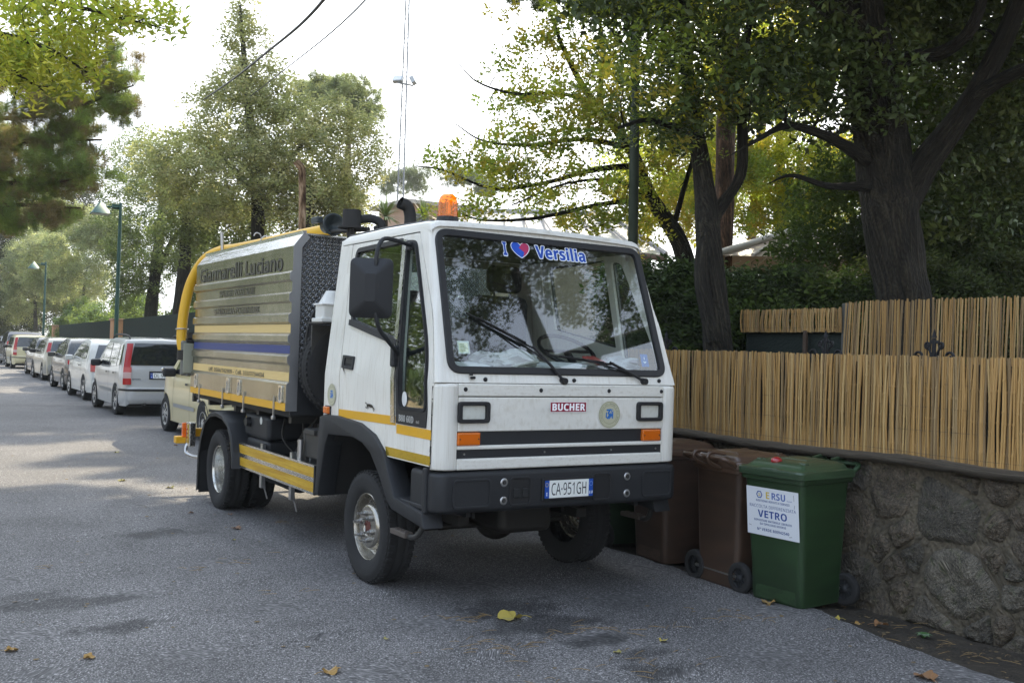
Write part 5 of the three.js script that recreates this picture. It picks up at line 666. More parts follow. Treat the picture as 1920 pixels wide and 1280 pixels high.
// holm oaks beyond the truck
makeTree({ name: 'holm_oak', label: 'tall olive green holm oak with pointed top above the truck body', base: [9.57,0.6,-29.44], rough: .1, limbs: [R4([[9.58,0.28,-29.43], [9.52,2.2,-29.45], [9.4,4.93,-29.49], [9.29,6.54,-29.54], [9.03,8.62,-29.68], [8.82,10.54,-29.79], [8.71,11.66,-29.84]], [.26, .24, .21, .18, .12, .07, .03]), R4([[9.38,5.41,-29.5], [9.96,6.72,-29.11], [10.74,8.04,-28.61]], [.12, .09, .05]), R4([[9.34,5.9,-29.52], [8.46,6.99,-30.06], [7.62,7.6,-30.58]], [.12, .09, .05]), R4([[10.55,4.3,-28.3], [10.52,6.28,-28.3]], [.16, .14])],
  from: 3, blobs: [[[8.76,10.38,-29.83], [.5, 1.6, .5], 40, 0], [[8.97,8.13,-29.73], [1.7, 1.7, 1.6], 130], [[8.64,6.29,-29.48], [2.6, 1.5, 2], 170], [[10.36,7.06,-28.86], [1.9, 1.9, 1.8], 150], [[11.56,7.32,-28.46], [1.4, 1.7, 1.4], 110], [[10.75,5.44,-28.4], [1.6, .8, 1.5], 70], [[7.52,6.47,-30.65], [1.7, 1.4, 1.6], 90], [[11.89,5.63,-29.1], [1.0, .9, 1], 46], [[9.48,9.12,-29.39], [1, 1.0, 1], 40]], leaf: { geo: G.oakFar, mat: LM.olive, per: 10, size: [.46, .4, .46], cols: cOlive } });
makeTree({ name: 'holm_oak', label: 'dark green holm oak overhanging the iron fence beside the near street lamp', base: [8.88,0.4,-40.51], limbs: [R4([[8.89,0.19,-40.51], [8.77,2.28,-40.56], [8.85,3.95,-40.48], [8.97,5.84,-40.39], [9.05,8.56,-40.3]], [.28, .25, .22, .18, .08]), R4([[8.85,3.95,-40.48], [9.5,5.65,-40.05], [10.09,6.39,-38.49]], [.14, .1, .05])], from: 2.5, blobs: [[[8.85,5.78,-39.87], [2.3, 2.6, 2], 190], [[8.12,4.76,-40.93], [1.1, 1.6, 1.4], 80], [[8.47,7.99,-41.26], [1.85, 1.7, 1.8], 90], [[7.82,3.08,-41.14], [.5, .8, .6], 20], [[10.6,4.65,-39.37], [1.2, 1.0, 1.2], 50]], leaf: { geo: G.oakFar, mat: LM.olive, per: 10, size: [.46, .4, .46], cols: [[.17, .22, .06], [.2, .25, .08], [.24, .28, .1]] } });
makeTree({ name: 'holm_oak', label: 'dark holm oak right behind the yellow hose at the truck tail', base: [7.8,0.65,-31.73], limbs: [R4([[7.84,0.49,-31.71], [7.73,2.15,-31.76], [7.8,3.81,-31.69], [7.81,5.47,-31.66]], [.26, .22, .2, .12])], from: 3, blobs: [[[8.53,4.88,-31.81], [1.8, 1.2, 1.6], 100], [[9.38,5.31,-31.86], [1.5, .9, 1.4], 60]], leaf: { geo: G.oakFar, mat: LM.olive, per: 10, size: [.46, .4, .46], cols: [[.17, .22, .06], [.2, .25, .08], [.24, .28, .1]] } });
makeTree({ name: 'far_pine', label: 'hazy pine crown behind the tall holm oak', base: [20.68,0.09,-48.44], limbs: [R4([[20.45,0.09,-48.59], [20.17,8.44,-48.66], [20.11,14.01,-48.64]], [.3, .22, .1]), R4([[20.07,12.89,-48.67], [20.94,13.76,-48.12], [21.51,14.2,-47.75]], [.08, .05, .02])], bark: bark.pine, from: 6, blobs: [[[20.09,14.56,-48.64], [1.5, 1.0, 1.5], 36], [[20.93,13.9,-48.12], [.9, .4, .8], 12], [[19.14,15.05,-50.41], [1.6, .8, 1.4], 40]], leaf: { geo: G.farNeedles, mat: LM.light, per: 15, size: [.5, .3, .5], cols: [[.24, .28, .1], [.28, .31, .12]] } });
// pale sunlit trees along the fence and the dark wood at the end of the road
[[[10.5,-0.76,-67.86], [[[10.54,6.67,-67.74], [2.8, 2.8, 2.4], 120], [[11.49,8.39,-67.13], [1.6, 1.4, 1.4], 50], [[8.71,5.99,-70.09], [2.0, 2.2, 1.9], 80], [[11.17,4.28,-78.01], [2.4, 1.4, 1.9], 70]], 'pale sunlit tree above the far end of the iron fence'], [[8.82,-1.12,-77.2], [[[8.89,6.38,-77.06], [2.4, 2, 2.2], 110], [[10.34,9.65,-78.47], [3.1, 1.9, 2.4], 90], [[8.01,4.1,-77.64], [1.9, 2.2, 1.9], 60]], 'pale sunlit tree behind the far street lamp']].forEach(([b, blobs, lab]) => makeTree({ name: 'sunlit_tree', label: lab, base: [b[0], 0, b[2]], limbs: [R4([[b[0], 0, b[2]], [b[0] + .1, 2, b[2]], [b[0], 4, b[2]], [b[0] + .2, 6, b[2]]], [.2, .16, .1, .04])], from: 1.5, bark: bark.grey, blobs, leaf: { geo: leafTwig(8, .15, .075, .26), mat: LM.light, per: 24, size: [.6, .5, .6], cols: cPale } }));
[[[6.73,-1.42,-84.42], 1, 'dark tree mass closing the left end of the road'], [[10.71,-1.69,-93.74], 1.2, 'dark tall tree behind the pale trees at the road end'], [[3.11,-1.34,-80.79], 1.3, 'dark tree left of the road end']].forEach(([b, s, lab], k) => makeTree({ name: 'wood_edge_tree', label: lab, base: [b[0], 0, b[2]], limbs: [R4([[b[0], 0, b[2]], [b[0], 5, b[2]], [b[0], 11, b[2]]], [.35, .28, .1])], from: 1, blobs: [[[b[0], 5, b[2]], [4 * s, 5, 4 * s], 170], [[b[0] + 1, 11 * s, b[2]], [3.5 * s, 3, 3.5 * s], 110]], leaf: { geo: G.far, mat: LM.dark, per: 20, size: [1, .8, 1], cols: [[.045, .06, .02], [.06, .075, .025]] } }));
// pine and overhanging branch at the upper left
makeTree({ name: 'pine_tree', label: 'long needled pine with browning clumps hanging over the left road side', base: [.1, 0, -22.4], bark: bark.pine, limbs: [R4([[.1, 0, -22.4], [.1, 3, -22.4], [.1, 6, -22.4], [.2, 9, -22.4], [.2, 12, -22]], [.3, .27, .24, .2, .12]), R4([[.1, 5.2, -22.4], [1.23,4.98,-25.18], [2.57,4.78,-23.75], [3.55,4.91,-22.54]], [.1, .07, .05, .02]), R4([[.1, 5.8, -22.4], [1.41,5.69,-25.06], [2.74,5.74,-23.63], [3.72,5.68,-22.42]], [.1, .07, .05, .02]), R4([[.1, 7.2, -22.4], [1.37,6.99,-25.07], [2.78,7.27,-23.58], [3.95,7.4,-22.26]], [.11, .08, .05, .02]), R4([[.1, 6.6, -22.4], [1.99,6.3,-24.69], [3.3,6.48,-23.27], [4.25,6.85,-22.07]], [.09, .06, .04, .015]), R4([[.1, 4.4, -22.4], [1.45,4.4,-25.05], [2.59,4.32,-23.74], [3.39,4.23,-22.65]], [.08, .06, .04, .015])],
  from: 4, blobs: [[[2.37,4.94,-23.87], [1.3, .45, 1.2], 44], [[3.26,5.24,-22.72], [.9, .6, .9], 34], [[2.54,5.87,-23.75], [1.5, .5, 1.2], 46], [[3.32,6.37,-22.67], [1.2, .6, 1], 40], [[3.86,7.18,-22.32], [.6, .5, .6], 18], [[2.69,7.26,-23.64], [1.5, .7, 1.2], 46], [[2.4,4.14,-23.86], [1.2, .4, 1], 34], [[2.87,4.1,-22.98], [.5, .22, .5], 10], [[1.4,5.81,-25.06], [1.4, 1.6, 1.4], 50], [[4.13,6.35,-21.92], [.3, .25, .3], 6], [[0, 11, -22], [3, 1.6, 3], 50]], leaf: { geo: G.needles, mat: LM.light, per: 20, size: [.26, .16, .26], flat: .7, cols: [[.23, .31, .06], [.2, .28, .06], [.27, .33, .07], [.27, .25, .09], [.28, .22, .08]] } });
makeTree({ name: 'overhanging_tree', label: 'yellow green leafy branches hanging into the upper left corner', base: [-5.6, 0, -6.2], limbs: [R4([[-5.6, 0, -6.2], [-5.5, 2, -6.3], [-5.2, 3.8, -6.6], [-4.7, 5.4, -7]], [.2, .17, .14, .08]), R4([[-5.2, 3.8, -6.6], [0.05,4.12,-9.86], [0.65,4.02,-9.37], [1.06,3.87,-9], [1.34,3.64,-8.7]], [.08, .05, .03, .018, .006]), R4([[-5, 4.3, -6.8], [0.27,4.65,-9.96], [0.88,4.37,-9.34], [1.38,4.19,-8.79], [1.82,4,-8.28]], [.07, .045, .03, .016, .005]), R4([[0.51,4.05,-9.58], [0.8,3.69,-9.16], [1.02,3.5,-8.91]], [.03, .018, .006])],
  from: 2.5, twig: .004, blobs: [[[0.95,4.03,-9.18], [.6, .42, .5], 42], [[1.31,4.1,-8.83], [.42, .3, .4], 22], [[1.62,4.08,-8.52], [.28, .12, .25], 12], [[1.8,3.99,-8.35], [.1, .06, .1], 4], [[0.88,3.6,-9.11], [.35, .22, .3], 24], [[1.2,3.68,-8.79], [.25, .2, .25], 14], [[0.43,4.16,-9.74], [.7, .7, .6], 34], [[-4.6, 5.6, -7], [1.6, .8, 1.6], 60]], leaf: { geo: G.over, mat: LM.light, per: 5, size: [.16, .13, .16], cols: [[.5, .52, .05], [.44, .48, .05], [.34, .42, .05], [.56, .54, .07]] } });
// far hazy pines, yuccas
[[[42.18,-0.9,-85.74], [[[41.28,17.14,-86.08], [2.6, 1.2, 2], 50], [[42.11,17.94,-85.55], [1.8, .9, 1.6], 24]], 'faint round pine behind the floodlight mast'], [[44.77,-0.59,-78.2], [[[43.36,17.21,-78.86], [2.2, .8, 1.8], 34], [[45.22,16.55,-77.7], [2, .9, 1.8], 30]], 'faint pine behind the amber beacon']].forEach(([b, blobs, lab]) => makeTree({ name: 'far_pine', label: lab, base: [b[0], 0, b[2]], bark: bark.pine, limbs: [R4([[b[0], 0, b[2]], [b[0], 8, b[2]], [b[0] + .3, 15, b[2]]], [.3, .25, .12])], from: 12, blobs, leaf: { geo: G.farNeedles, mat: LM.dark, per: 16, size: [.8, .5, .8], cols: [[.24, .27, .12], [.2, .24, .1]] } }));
[[[10.1,4.67,-21.97], 1.1, 'spiky yucca behind the air filter'], [[11.8,4.96,-23.26], 1.0, 'spiky yucca right of the black snorkel pipe']].forEach(([c, s, lab]) => { const y = thing('yucca', lab, 'plant', [c[0], 0, c[2]]); part('stem', taper([[0, 0, 0, .1], [.05, c[1] * .5, 0, .08], [0, c[1] - .1, 0, .07]], 8), bark.grey, y);
  const bl = []; for (let k = 0; k < 70; k++) { const a = rnd() * 6.28, e = rr(-.3, 1.45), d = V(Math.cos(a) * Math.cos(e), Math.sin(e), Math.sin(a) * Math.cos(e)), sd = V(-Math.sin(a), 0, Math.cos(a)), L = s * rr(.4, .62), w = .022, p = (t, q) => [d.x * L * t + sd.x * q, c[1] + d.y * L * t - .12 * t * t * (1 - d.y), d.z * L * t + sd.z * q]; bl.push(loft([[p(0, -w), p(0, w)], [p(.5, -w), p(.5, w)], [p(1, -.002), p(1, .002)]])); } part('leaves', bl, MP([.2, .26, .08], .6, { transmission: .35, thickness: 0 }), y); });
// greenery on the iron fence, roadside hedge on the left, trees behind the camera that the windscreen mirrors
[[[8.62,2.25,-38.29], 3.0, 'bright creeper along the iron fence next to the near lamp'], [[8.19,1.97,-50.37], 4.0, 'bright creeper over the middle of the iron fence'], [[8.01,1.84,-63.49], 3.4, 'bright creeper spilling over the fence by the far lamp']].forEach(([c, w, lab]) => makeTree({ name: 'fence_creeper', label: lab, category: 'hedge', group: 'greenery on the iron fence', base: [c[0] + 1.1, 0, c[2]], limbs: [R4([[c[0] + 1.1, 0, c[2]], [c[0] + 1.1, 2, c[2]]], [.06, .02])], blobs: [[[c[0] + 1.1, 1.7, c[2]], [.7, .95, w * 1.6], 130, .2], [[c[0] + 1.9, 2.4, c[2]], [.9, 1.3, w * 1.3], 90, .2]], leaf: { geo: leafTwig(8, .12, .08, .2), mat: LM.light, per: 20, size: [.35, .3, .45], cols: [[.18, .25, .05], [.22, .28, .06], [.13, .2, .04]] } }));
for (let k = 0; k < 7; k++) { const z = 1 - k * 4.6, hh = k < 3 ? .55 : 1.5; makeTree({ name: 'roadside_bush', label: ['leafy bush on the left verge behind the photographer', 'leafy bush on the left verge nearest the photographer', 'leafy bush on the left verge opposite the truck cab', 'leafy bush on the left verge opposite the tank body', 'leafy bush on the left verge opposite the truck tail', 'leafy bush on the left verge before the pine', 'leafy bush on the left verge below the pine'][k], category: 'shrub', group: 'bushes on the left verge', base: [-6.8, 0, z], limbs: [R4([[-6.8, 0, z], [-6.8, 1.6, z]], [.07, .03])], blobs: [[[-6.8, hh, z], [1.2, hh, 2.2], 90, .3]], leaf: { geo: G.oakFar, mat: LM.dark, per: 18, size: [.4, .35, .45], cols: cMid } }); }
[[14, 9.5, 'oak beyond the wall behind the photographer'], [9.2, 12.5, 'tree over the wall far behind the photographer']].forEach(([x, z, lab], k) => makeTree({ name: 'garden_oak', label: lab, base: [x, .8, z], limbs: [R4([[x, .8, z], [x - .4, 3.5, z + .2], [x - 1.2, 4.6, z], [x - 1.6, 5.8, z]], [.34, .28, .2, .08]), R4([[x - .5, 3.8, z], [x + .8, 4.8, z + .6], [x + 1.6, 5.6, z + 1]], [.16, .12, .05])], from: 3, blobs: [[[x - 1.6, 5.5, z], [2.4, 1.2, 2.4], 70], [[x + 1.5, 5.4, z + .8], [1.9, 1.2, 1.9], 50]], leaf: { geo: G.oakFar, mat: LM.dark, per: 26, size: [.42, .3, .42], cols: cDark } }));
[[-7.5, -27, 'second tall leafy tree along the left side of the road'], [-6.5, -38, 'third tall leafy tree along the left side of the road'], [-5.5, -50, 'fourth tall leafy tree along the left side of the road']].forEach(([x, z, lab]) => makeTree({ name: 'roadside_tree', label: lab, base: [x, 0, z], limbs: [R4([[x, 0, z], [x + .1, 3, z], [x - .1, 6, z], [x, 8.5, z]], [.28, .22, .15, .05])], from: 2, blobs: [[[x, 4.4, z], [2.6, 2.6, 4.2], 130], [[x, 7.6, z], [2.2, 1.8, 3], 70]], leaf: { geo: G.far, mat: LM.dark, per: 13, size: [.7, .55, .8], cols: cMid } }));
makeTree({ name: 'garden_oak', label: 'wide crowned oak beyond the wall to the right of the photographer', base: [10.4, .8, 4.4], limbs: [R4([[10.4, .8, 4.4], [10.5, 4, 4.2], [10.9, 7, 3.9], [11, 10.5, 3.8]], [.36, .3, .24, .1]), R4([[10.8, 6.5, 4], [9.2, 8.8, 4.6], [8, 10.4, 5]], [.16, .12, .05]), R4([[10.8, 6.8, 4], [12.5, 9, 3], [13.6, 10.6, 2.6]], [.16, .12, .05])], from: 6, blobs: [[[11, 12.4, 4], [5.4, 1.9, 4.6], 280], [[8.6, 9.6, 5.4], [1.4, .6, 1.2], 9], [[13, 9.2, 2.8], [1.5, .5, 1.2], 9]], leaf: { geo: G.oakFar, mat: LM.dark, per: 24, size: [.46, .34, .46], cols: cDark } });
[[12.05, -12.5, [8.2, 10.6, -15.6], [4.6, 1.3, 3.8], 'tall umbrella pine behind the green pole, crown above the picture'], [26.5, -26, [19.3, 18.2, -34], [5.2, 1.1, 4.4], 'taller umbrella pine behind the low house, crown above the picture']].forEach(([x, z, c, r, lab]) => makeTree({ name: 'umbrella_pine', label: lab, base: [x, .8, z], bark: bark.pine, limbs: [R4([[x, .8, z], [x, 5, z], [lerp(x, c[0], .05), c[1] - 2, lerp(z, c[2], .05)], [lerp(x, c[0], .5), c[1] - .4, lerp(z, c[2], .5)], [c[0], c[1] - .5, c[2]]], [.17, .16, .15, .13, .08])], from: 7, blobs: [[c, r, 170, .1], ...(x > 20 ? [[[16.6, 13.3, -24], [2.3, 1.1, 3], 50, .1]] : [])], leaf: { geo: G.farNeedles, mat: LM.dark, per: 42, size: [.55, .4, .55], cols: [[.1, .15, .04], [.12, .17, .045]] } }));
[[-3, -78, 'dark tree across the end of the road'], [-9, -66, 'dark tree on the left far down the road'], [2.5, -95, 'dark tree far behind the end of the road']].forEach(([x, z, lab]) => makeTree({ name: 'wood_edge_tree', label: lab, base: [x, 0, z], limbs: [R4([[x, 0, z], [x, 5, z], [x, 10, z]], [.3, .22, .08])], from: 1, blobs: [[[x, 5, z], [4.2, 4.6, 4.2], 140], [[x, 9.5, z], [3.2, 2.6, 3.2], 70]], leaf: { geo: G.far, mat: LM.dark, per: 16, size: [1, .8, 1], cols: cMid } }));
makeTree({ name: 'shade_oak', label: 'broad dense oak right of the picture whose crown shades bins and wall', base: [11.8, .8, -3.2], limbs: [R4([[11.8, .8, -3.2], [11.6, 3.4, -3.3], [10.8, 5.4, -3.8], [9.8, 7, -6]], [.42, .34, .26, .12]), R4([[11.2, 4.8, -3.5], [9, 6.2, -3.6], [6.8, 6.8, -4]], [.2, .14, .06]), R4([[11.2, 4.6, -3.4], [8.6, 5.8, .6], [6, 6.2, 2.6]], [.16, .11, .05])], from: 4.5, blobs: [[[9.6, 7.6, -8.2], [3.7, 1.5, 3.6], 250], [[7.4, 6.7, -4.2], [3, 1.1, 2.2], 150], [[4.6, 6.5, 3], [2.6, .9, 2.4], 100], [[12, 8.7, -13.4], [2.6, 1, 2.6], 100]], leaf: { geo: leafTwig(8, .13, .07, .22), mat: LM.dark, per: 30, size: [.5, .36, .5], cols: cDark } });

// ------------------------------------------------------------------ iron fence, lamps, masts, houses, cables
const fenceX = (z) => 6.1 + .0617 * (-25 - z), fenceGreen = M([.012, .026, .022], .55, .2);
function ironFence(label, zA, zB, step) {
  const f = thing('iron_fence', label, 'fence', [fenceX(zA), 0, zA]), X = (z) => fenceX(z) - fenceX(zA), g = box(.03, 1.62, .03, 0, 1.36, 0);
  for (let z = zA; z > zB; z -= step) part('bar', g, fenceGreen, f).position.set(X(z), 0, z - zA);
  for (const y of [.62, 2.05]) part('rail', bar([.03, y, 0], [X(zB) + .03, y, zB - zA], .02), fenceGreen, f);
  part('base_wall', mapped(box(.2, .56, zA - zB, 0, .28, (zB - zA) / 2), (a, y, q) => [a + X(zA + q), y, q]), M([.34, .3, .24], .9, 0, { map: soilTex }), f);
}
ironFence('dark green iron fence behind the silver hatchback', -19.5, -35.2, .13); ironFence('dark green iron fence further down, left of the ochre pillar', -36.2, -62, .17);
[[-35.7, 'ochre masonry pillar between the two fence runs'], [-62.6, 'ochre pillar at the far end of the fence']].forEach(([z, lab]) => { const p = thing('gate_pillar', lab, 'pillar', [fenceX(z) - .05, 0, z]); part('shaft', rbox(.5, 2.12, .6, .015, 0, 1.06, 0), M([.50, .27, .14], .85, 0, { map: grimeTex }), p); part('cap', rbox(.58, .07, .68, .02, 0, 2.15, 0), M([.36, .22, .13], .85), p); });
const lampGreen = M([.02, .075, .06], .5, .2), lampPale = MP([.62, .68, .64], .5, { transmission: .3, thickness: 0 });
function streetLamp(label, x, z, H) {
  const l = thing('street_lamp', label, 'street lamp', [x, 0, z], 0, 'green street lamps');
  part('post', [cylY(.055, .075, H - .6, 0, (H - .6) / 2, 0, 14), cylY(.045, .05, .7, 0, H - .3, 0, 12), cylY(.09, .1, .9, 0, .45, 0, 14)], lampGreen, l); part('bracket', [rbox(.3, .16, .14, .02, -.1, H - .08, -.1), bar([0, H - .1, 0], [-.45, H - .12, .0], .03)], lampGreen, l);
  const sh = part('shade', new THREE.CylinderGeometry(.04, .42, .4, 4, 1, true).rotateY(Math.PI / 4).translate(-.62, H - .18, .05), lampGreen, l); part('diffuser', box(.5, .03, .5, -.62, H - .38, .05), lampPale, sh);
}
streetLamp('near green street lamp with pyramid shade in front of the dark holm oak', 6.4, -34.6, 5.92); streetLamp('far green street lamp with pyramid shade against the pale trees', 7.5, -61.4, 5.65);
{ const p = thing('green_pole', 'plain dark green pole rising behind the truck roof', 'pole', [7.28, .8, -8.98]); part('shaft', taper([[0, 0, 0, .062], [-.03, 3, -.02, .056], [-.11, 6.2, -.05, .05]], 16), M([.045, .06, .04], .7, .1, { map: grimeTex }), p); }
{ const m = thing('floodlight_mast', 'slim lattice mast with two floodlights in the bright sky', 'mast', [30.44,-0.29,-63.58]), W = M([.22, .23, .24], .6, .3), H = 30; const y0 = -m.position.y; m.position.y = 0;
  for (const [a, b] of [[-.3, -.3], [.3, -.3], [0, .35]]) part('leg', bar([a, 0, b], [a * .35, H, b * .35], .055, 5), W, m); part('lattice', Array.from({ length: 44 }, (_, k) => { const s = (y) => 1 - .65 * y / H, a = k * H / 44, b = a + H / 44; return [bar([-.3 * s(a), a, -.3 * s(a)], [.3 * s(b), b, -.3 * s(b)], .02, 4), bar([.3 * s(a), a, -.3 * s(a)], [0, b, .35 * s(b)], .02, 4), bar([0, a, .35 * s(a)], [-.3 * s(b), b, -.3 * s(b)], .02, 4)]; }), W, m);
  for (const s of [-1, 1]) { const q = part('floodlight', rbox(.75, .5, .3, .05, 0, 0, 0).rotateX(-.5).rotateY(s * .9).translate(s * .48, 20.4, .2 * s), M([.4, .42, .43], .4, .5), m); part('glass', rbox(.62, .4, .02, .01, 0, 0, .16).rotateX(-.5).rotateY(s * .9).translate(s * .48, 20.4, .2 * s), M([.7, .72, .72], .2), q); } part('crossarm', bar([-.6, 20.1, 0], [.6, 20.1, 0], .06), W, m); }
// low houses of the garden: standing seam roof, pavilion with tiled hip roof
const roofMetal = M([.66, .64, .62], .35, .35), roofTile = M([.5, .4, .34], .4, 0, { map: grimeTex });
{ const h = thing('garden_house', 'low house with pale ribbed roof behind the truck cab', 'house', [14.2, .8, -15]); const A = [11,4.7,-20.21], B = [14.03,4.74,-18.31], D = [12.56,3.44,-14.52], E = [8.67,3.68,-16.96], o = h.position, r = (p) => [p[0] - o.x, p[1] - o.y, p[2] - o.z], P4 = [A, B, D, E].map(r), at4 = (u, v, d = 0) => [0, 1, 2].map((k) => lerp(lerp(P4[3][k], P4[2][k], u), lerp(P4[0][k], P4[1][k], u), v) + (k === 1 ? d : 0));
  part('roof', loft([[at4(0, 0), at4(1, 0)], [at4(0, 1), at4(1, 1)]]), roofMetal, h); part('roof_underside', loft([[at4(0, 0, -.12), at4(1, 0, -.12)], [at4(0, 1, -.12), at4(1, 1, -.12)]]), mats.trim, h);
  for (let k = 0; k <= 9; k++) part('roof_seam', bar(at4(k / 9, 0, .03), at4(k / 9, 1, .03), .035, 5), M([.42, .4, .38], .6, .2), h); part('ridge', bar(at4(0, 1, .02), at4(1, 1, .02), .07, 8), roofMetal, h); part('gutter', bar(at4(0, 0, -.06), at4(1, 0, -.06), .06, 8), M([.25, .17, .13], .7), h);
  const wl = (u0, v0, u1, v1) => loft([[at4(u0, v0, -.15), at4(u1, v1, -.15)], [at4(u0, v0, -.15), at4(u1, v1, -.15)].map((p) => [p[0], 0, p[2]])]); part('wall', [wl(.04, .1, .96, .1), wl(.04, .1, .04, .95), wl(.96, .1, .96, .95), wl(.04, .95, .96, .95)], M([.6, .48, .36], .9), h); }
{ const b = thing('far_house', 'pink flat roofed house left of the amber beacon', 'house', [22.5, 0, -37]); const c = [20.06,7.58,-39.3]; part('wall', box(3.2, c[1], 3, c[0] - 22.5, c[1] / 2, c[2] + 37).rotateY(0), M([.62, .42, .32], .9, 0, { map: grimeTex }), b); part('flat_roof', box(3.9, .16, 3.6, c[0] - 22.5, c[1] + .08, c[2] + 37), M([.45, .4, .36], .8), b); for (const s of [-1, .7]) { const w = part('window', box(.7, .8, .06, c[0] - 22.5 + s, c[1] - .75, c[2] + 37 + 1.5), mats.trim, b); part('pane', box(.58, .68, .02, c[0] - 22.5 + s, c[1] - .75, c[2] + 37 + 1.545), mats.darkglass, w); } }
{ const g = thing('garden_pavilion', 'pavilion with striped hip roof above the hedge', 'pavilion', [14.6, .8, -10.8]); const top = [12.97,3.7,-11.66], o = g.position, T = [top[0] - o.x, top[1] - o.y, top[2] - o.z], e = T[1] - .62, w = 2.0, cs = [[-1, -1], [1, -1], [1, 1], [-1, 1]].map(([a, c]) => { const t = .6; return [T[0] + (a * Math.cos(t) - c * Math.sin(t)) * w * .8, e, T[2] + (a * Math.sin(t) + c * Math.cos(t)) * w * .8]; });
  part('roof_core', cs.map((p, i) => { const q = cs[(i + 1) % 4]; return loft([[p, q], [T, T]]); }), roofTile, g);
  cs.forEach((p, i) => { const q = cs[(i + 1) % 4]; part('hip_rib', bar([p[0], p[1] + .03, p[2]], [T[0], T[1] + .03, T[2]], .06, 6), M([.75, .73, .68], .5), g); for (let k = 1; k < 6; k++) { const u = k / 6, a = [0, 1, 2].map((m) => lerp(p[m], q[m], u)), v = 1 - Math.abs(u - .5) * 2, z = [0, 1, 2].map((m) => lerp(a[m], lerp(lerp(p[m], q[m], .5), T[m], 1), v * .92)); part('roof_batten', bar([a[0], a[1] + .02, a[2]], [z[0], z[1] + .02, z[2]], .035, 5), M([.6, .55, .5], .5), g); } part('post', cylY(.06, .06, e + .2, p[0] * .96 + T[0] * .04, e / 2 - .1, p[2] * .96 + T[2] * .04, 8), M([.3, .2, .13], .8), g); });
  part('finial', new THREE.SphereGeometry(.1, 12, 8).translate(T[0], T[1] + .08, T[2]), M([.4, .3, .25], .7), g); }
tag(part('overhead_cable', tube([[4.32,5.74,-10.82], [4.86,6.08,-13.43], [5.66,6.76,-17.64], [6.63,7.61,-22.93], [7.59,8.52,-29.4]], .022, 60, 6), mats.black), 'thick twisted overhead cable crossing the sky above the holm oak', 'cable');
tag(part('overhead_cable', tube([[4.94,5.94,-11.01], [5.13,5.99,-12.08], [5.89,6.52,-15.14], [7.04,7.39,-20.31], [8.47,8.44,-27.67]], .012, 60, 5), mats.black), 'thin overhead cable right of the thick one', 'cable');

// ------------------------------------------------------------------ fallen leaves and pine needles on the road
const leafPal = [[.34, .2, .05], [.26, .13, .05], [.42, .33, .06], [.2, .11, .06], [.3, .26, .08]].map((c) => MP(c, .8, { transmission: .15, thickness: 0 }));
const fallen = (lobes, s) => { const N = 30, rows = [0, .5, 1].map((t) => Array.from({ length: N + 1 }, (_, k) => { const a = k / N * 6.283, r = s * (.62 + .38 * Math.abs(Math.cos(a * lobes / 2)) ** .7) * (1 - .35 * Math.cos(a)) * t; return [Math.cos(a) * r, .004 + t * t * s * (.16 + .22 * Math.sin(a * 2 + lobes) + .12 * Math.sin(a * 5)), Math.sin(a) * r * .85]; })); return mergeGeometries([loft(rows), tube([[s * .3, .004, 0], [s * .9, .012, s * .1], [s * 1.5, .004, s * .2]], s * .03, 8, 4)].map((g) => g.toNonIndexed())); };
const fg = [fallen(5, .055), fallen(3, .04), fallen(7, .05), fallen(2, .03)];
[[[3.04,-4.72], 1.35, 2, 0, 'large yellow maple leaf lying in front of the truck'], [[3.52,-4.01], .9, 2, 3, 'small yellow leaf on the asphalt right of the large maple leaf'], [[1.77,-4.30], .95, 0, 2, 'orange brown leaf at the bottom edge below the front wheel'], [[2.45,-7.95], .8, 3, 0, 'brown curled leaf beside the rear wheel'], [[2.29,-7.51], .6, 4, 3, 'pale narrow leaf below the brown one by the rear wheel'], [[2.59,-8.64], .7, 3, 1, 'brown leaf under the rear tyre'], [[4.65,-4.33], 1.0, 0, 0, 'tan leaf in front of the green bin'], [[4.79,-3.93], .9, 2, 1, 'yellow leaf below the wheel of the green bin'], [[4.83,-3.80], .8, 0, 1, 'tan leaf at the verge right of the green bin'], [[4.92,-3.73], .8, 1, 0, 'brown leaf standing on the verge by the stone wall'], [[4.27,-2.95], 1.1, 1, 0, 'brown leaf at the bottom right corner of the road'], [[3.18,-3.95], .6, 4, 1, 'greenish leaf in the wet patch'], [[2.23,-4.67], .6, 4, 3, 'green scrap of leaf left of the maple leaf'], [[2.62,-13.85], .9, 4, 1, 'pale leaf on the road left of the truck tail'], [[2.51,-10.41], .9, 4, 0, 'pale leaf on the road before the truck tail'], [[3.58,-14.64], .8, 1, 1, 'brown leaf behind the truck by the tow hook'], [[0.55,-5.27], .7, 0, 2, 'brown leaf at the left bottom edge'], [[0.85,-4.99], .8, 0, 1, 'orange leaf on the asphalt at lower left'], [[2.17,-11.08], .8, 4, 2, 'tan leaf in the middle of the road'], [[2.31,-8.84], .7, 3, 1, 'brown leaf left of the rear wheel']].forEach(([[x, z], s, m, g, lab], i) => { const l = part('fallen_leaf', fg[g], leafPal[m]); l.position.set(x, x > 4.75 ? -.01 : .003, z); l.rotation.set(gauss() * .08, i * 1.7, gauss() * .08); l.scale.setScalar(s); tag(l, lab, 'leaf', 'fallen leaves on the road'); });
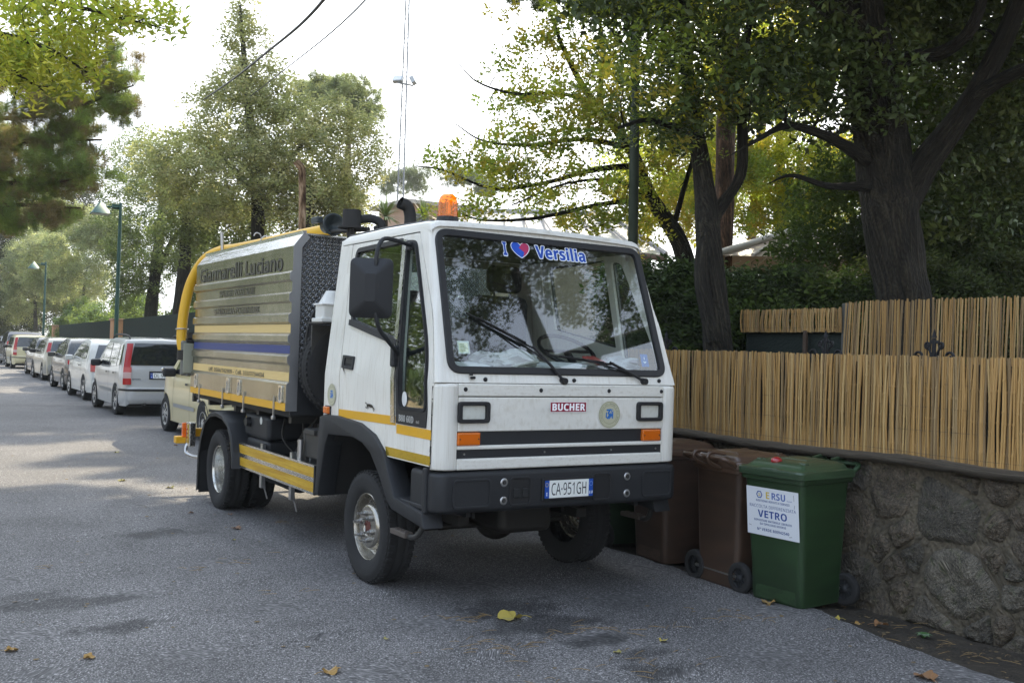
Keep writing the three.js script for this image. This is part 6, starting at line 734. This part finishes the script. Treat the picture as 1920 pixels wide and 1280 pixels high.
{ const dry = M([.26, .17, .07], .8), geo = [], crumbs = []; const spots = [[[2.73,-4.86], 14, .25], [[2.66,-4.44], 12, .3], [[3.12,-4.33], 10, .25], [[3.46,-4.17], 12, .35], [[3.19,-3.79], 14, .3], [[2.59,-4.23], 12, .3], [[2.65,-3.75], 6, .2], [[4.21,-4.29], 8, .25], [[4.95,-3.57], 12, .35], [[4.84,-3.08], 12, .3], [[2.03,-6.85], 6, .4], [[2.12,-5.82], 4, .2], [[0.92,-7.12], 3, .15], [[2.96,-8.07], 8, .4], [[1.85,-6.74], 5, .3], [[4.36,-4.10], 6, .2]];
  for (const [[x, z], n, s] of spots) for (let k = 0; k < n; k++) { const a = rr(-.7, .5) + (rnd() < .3 ? 1.2 : 0), L = rr(.05, .11), px = x + gauss() * s, pz = z + gauss() * s * .6, b = rr(-.012, .012), y = px > 4.7 ? -.012 : .004; for (const e of [-.05, .05]) geo.push(tube([[px, y, pz], [px + Math.cos(a + e) * L * .5 + b, y + .004, pz + Math.sin(a + e) * L * .5 - b], [px + Math.cos(a + e) * L, y, pz + Math.sin(a + e) * L]], .0009, 4, 3)); }
  tag(part('pine_needles', geo, dry), 'dry pine needles scattered over the asphalt', 'pine needles', null, 'stuff');
  for (let k = 0; k < 900; k++) { const v = k < 520, x = v ? rr(4.6, 5.2) : rr(-2, 4.6), z = v ? rr(-5.5, -1.5) : -rr(1.5, 14), q = rr(.004, .013); crumbs.push(mapped(new THREE.CircleGeometry(q, 5).rotateX(-Math.PI / 2 + gauss() * .3), (a, b, c) => [a * 1.5 + x, b + (v ? -.012 - .03 * sst(4.7, 5.2, x) : .005), c + z])); }
  tag(part('leaf_litter', crumbs, M([.17, .12, .06], .9)), 'crumbs of leaf and grit along the wall and road', 'litter', null, 'stuff'); }
{ const w = thing('weed', 'small green weed at the foot of the stone wall', 'plant', [...[5.23,-3.59], 0].length ? [4.98, -.03, -3.48] : 0); part('leaves', Array.from({ length: 9 }, (_, k) => { const a = k * 2.4, L = .05; return loft([[[0, 0, 0], [0, 0, 0]], [[Math.cos(a) * L * .5 - Math.sin(a) * .014, .03, Math.sin(a) * L * .5 + Math.cos(a) * .014], [Math.cos(a) * L * .5 + Math.sin(a) * .014, .03, Math.sin(a) * L * .5 - Math.cos(a) * .014]], [[Math.cos(a) * L, .02, Math.sin(a) * L], [Math.cos(a) * L, .02, Math.sin(a) * L]]]); }), MP([.06, .16, .03], .7, { transmission: .3, thickness: 0 }), w); }
renderer.render(scene, camera);
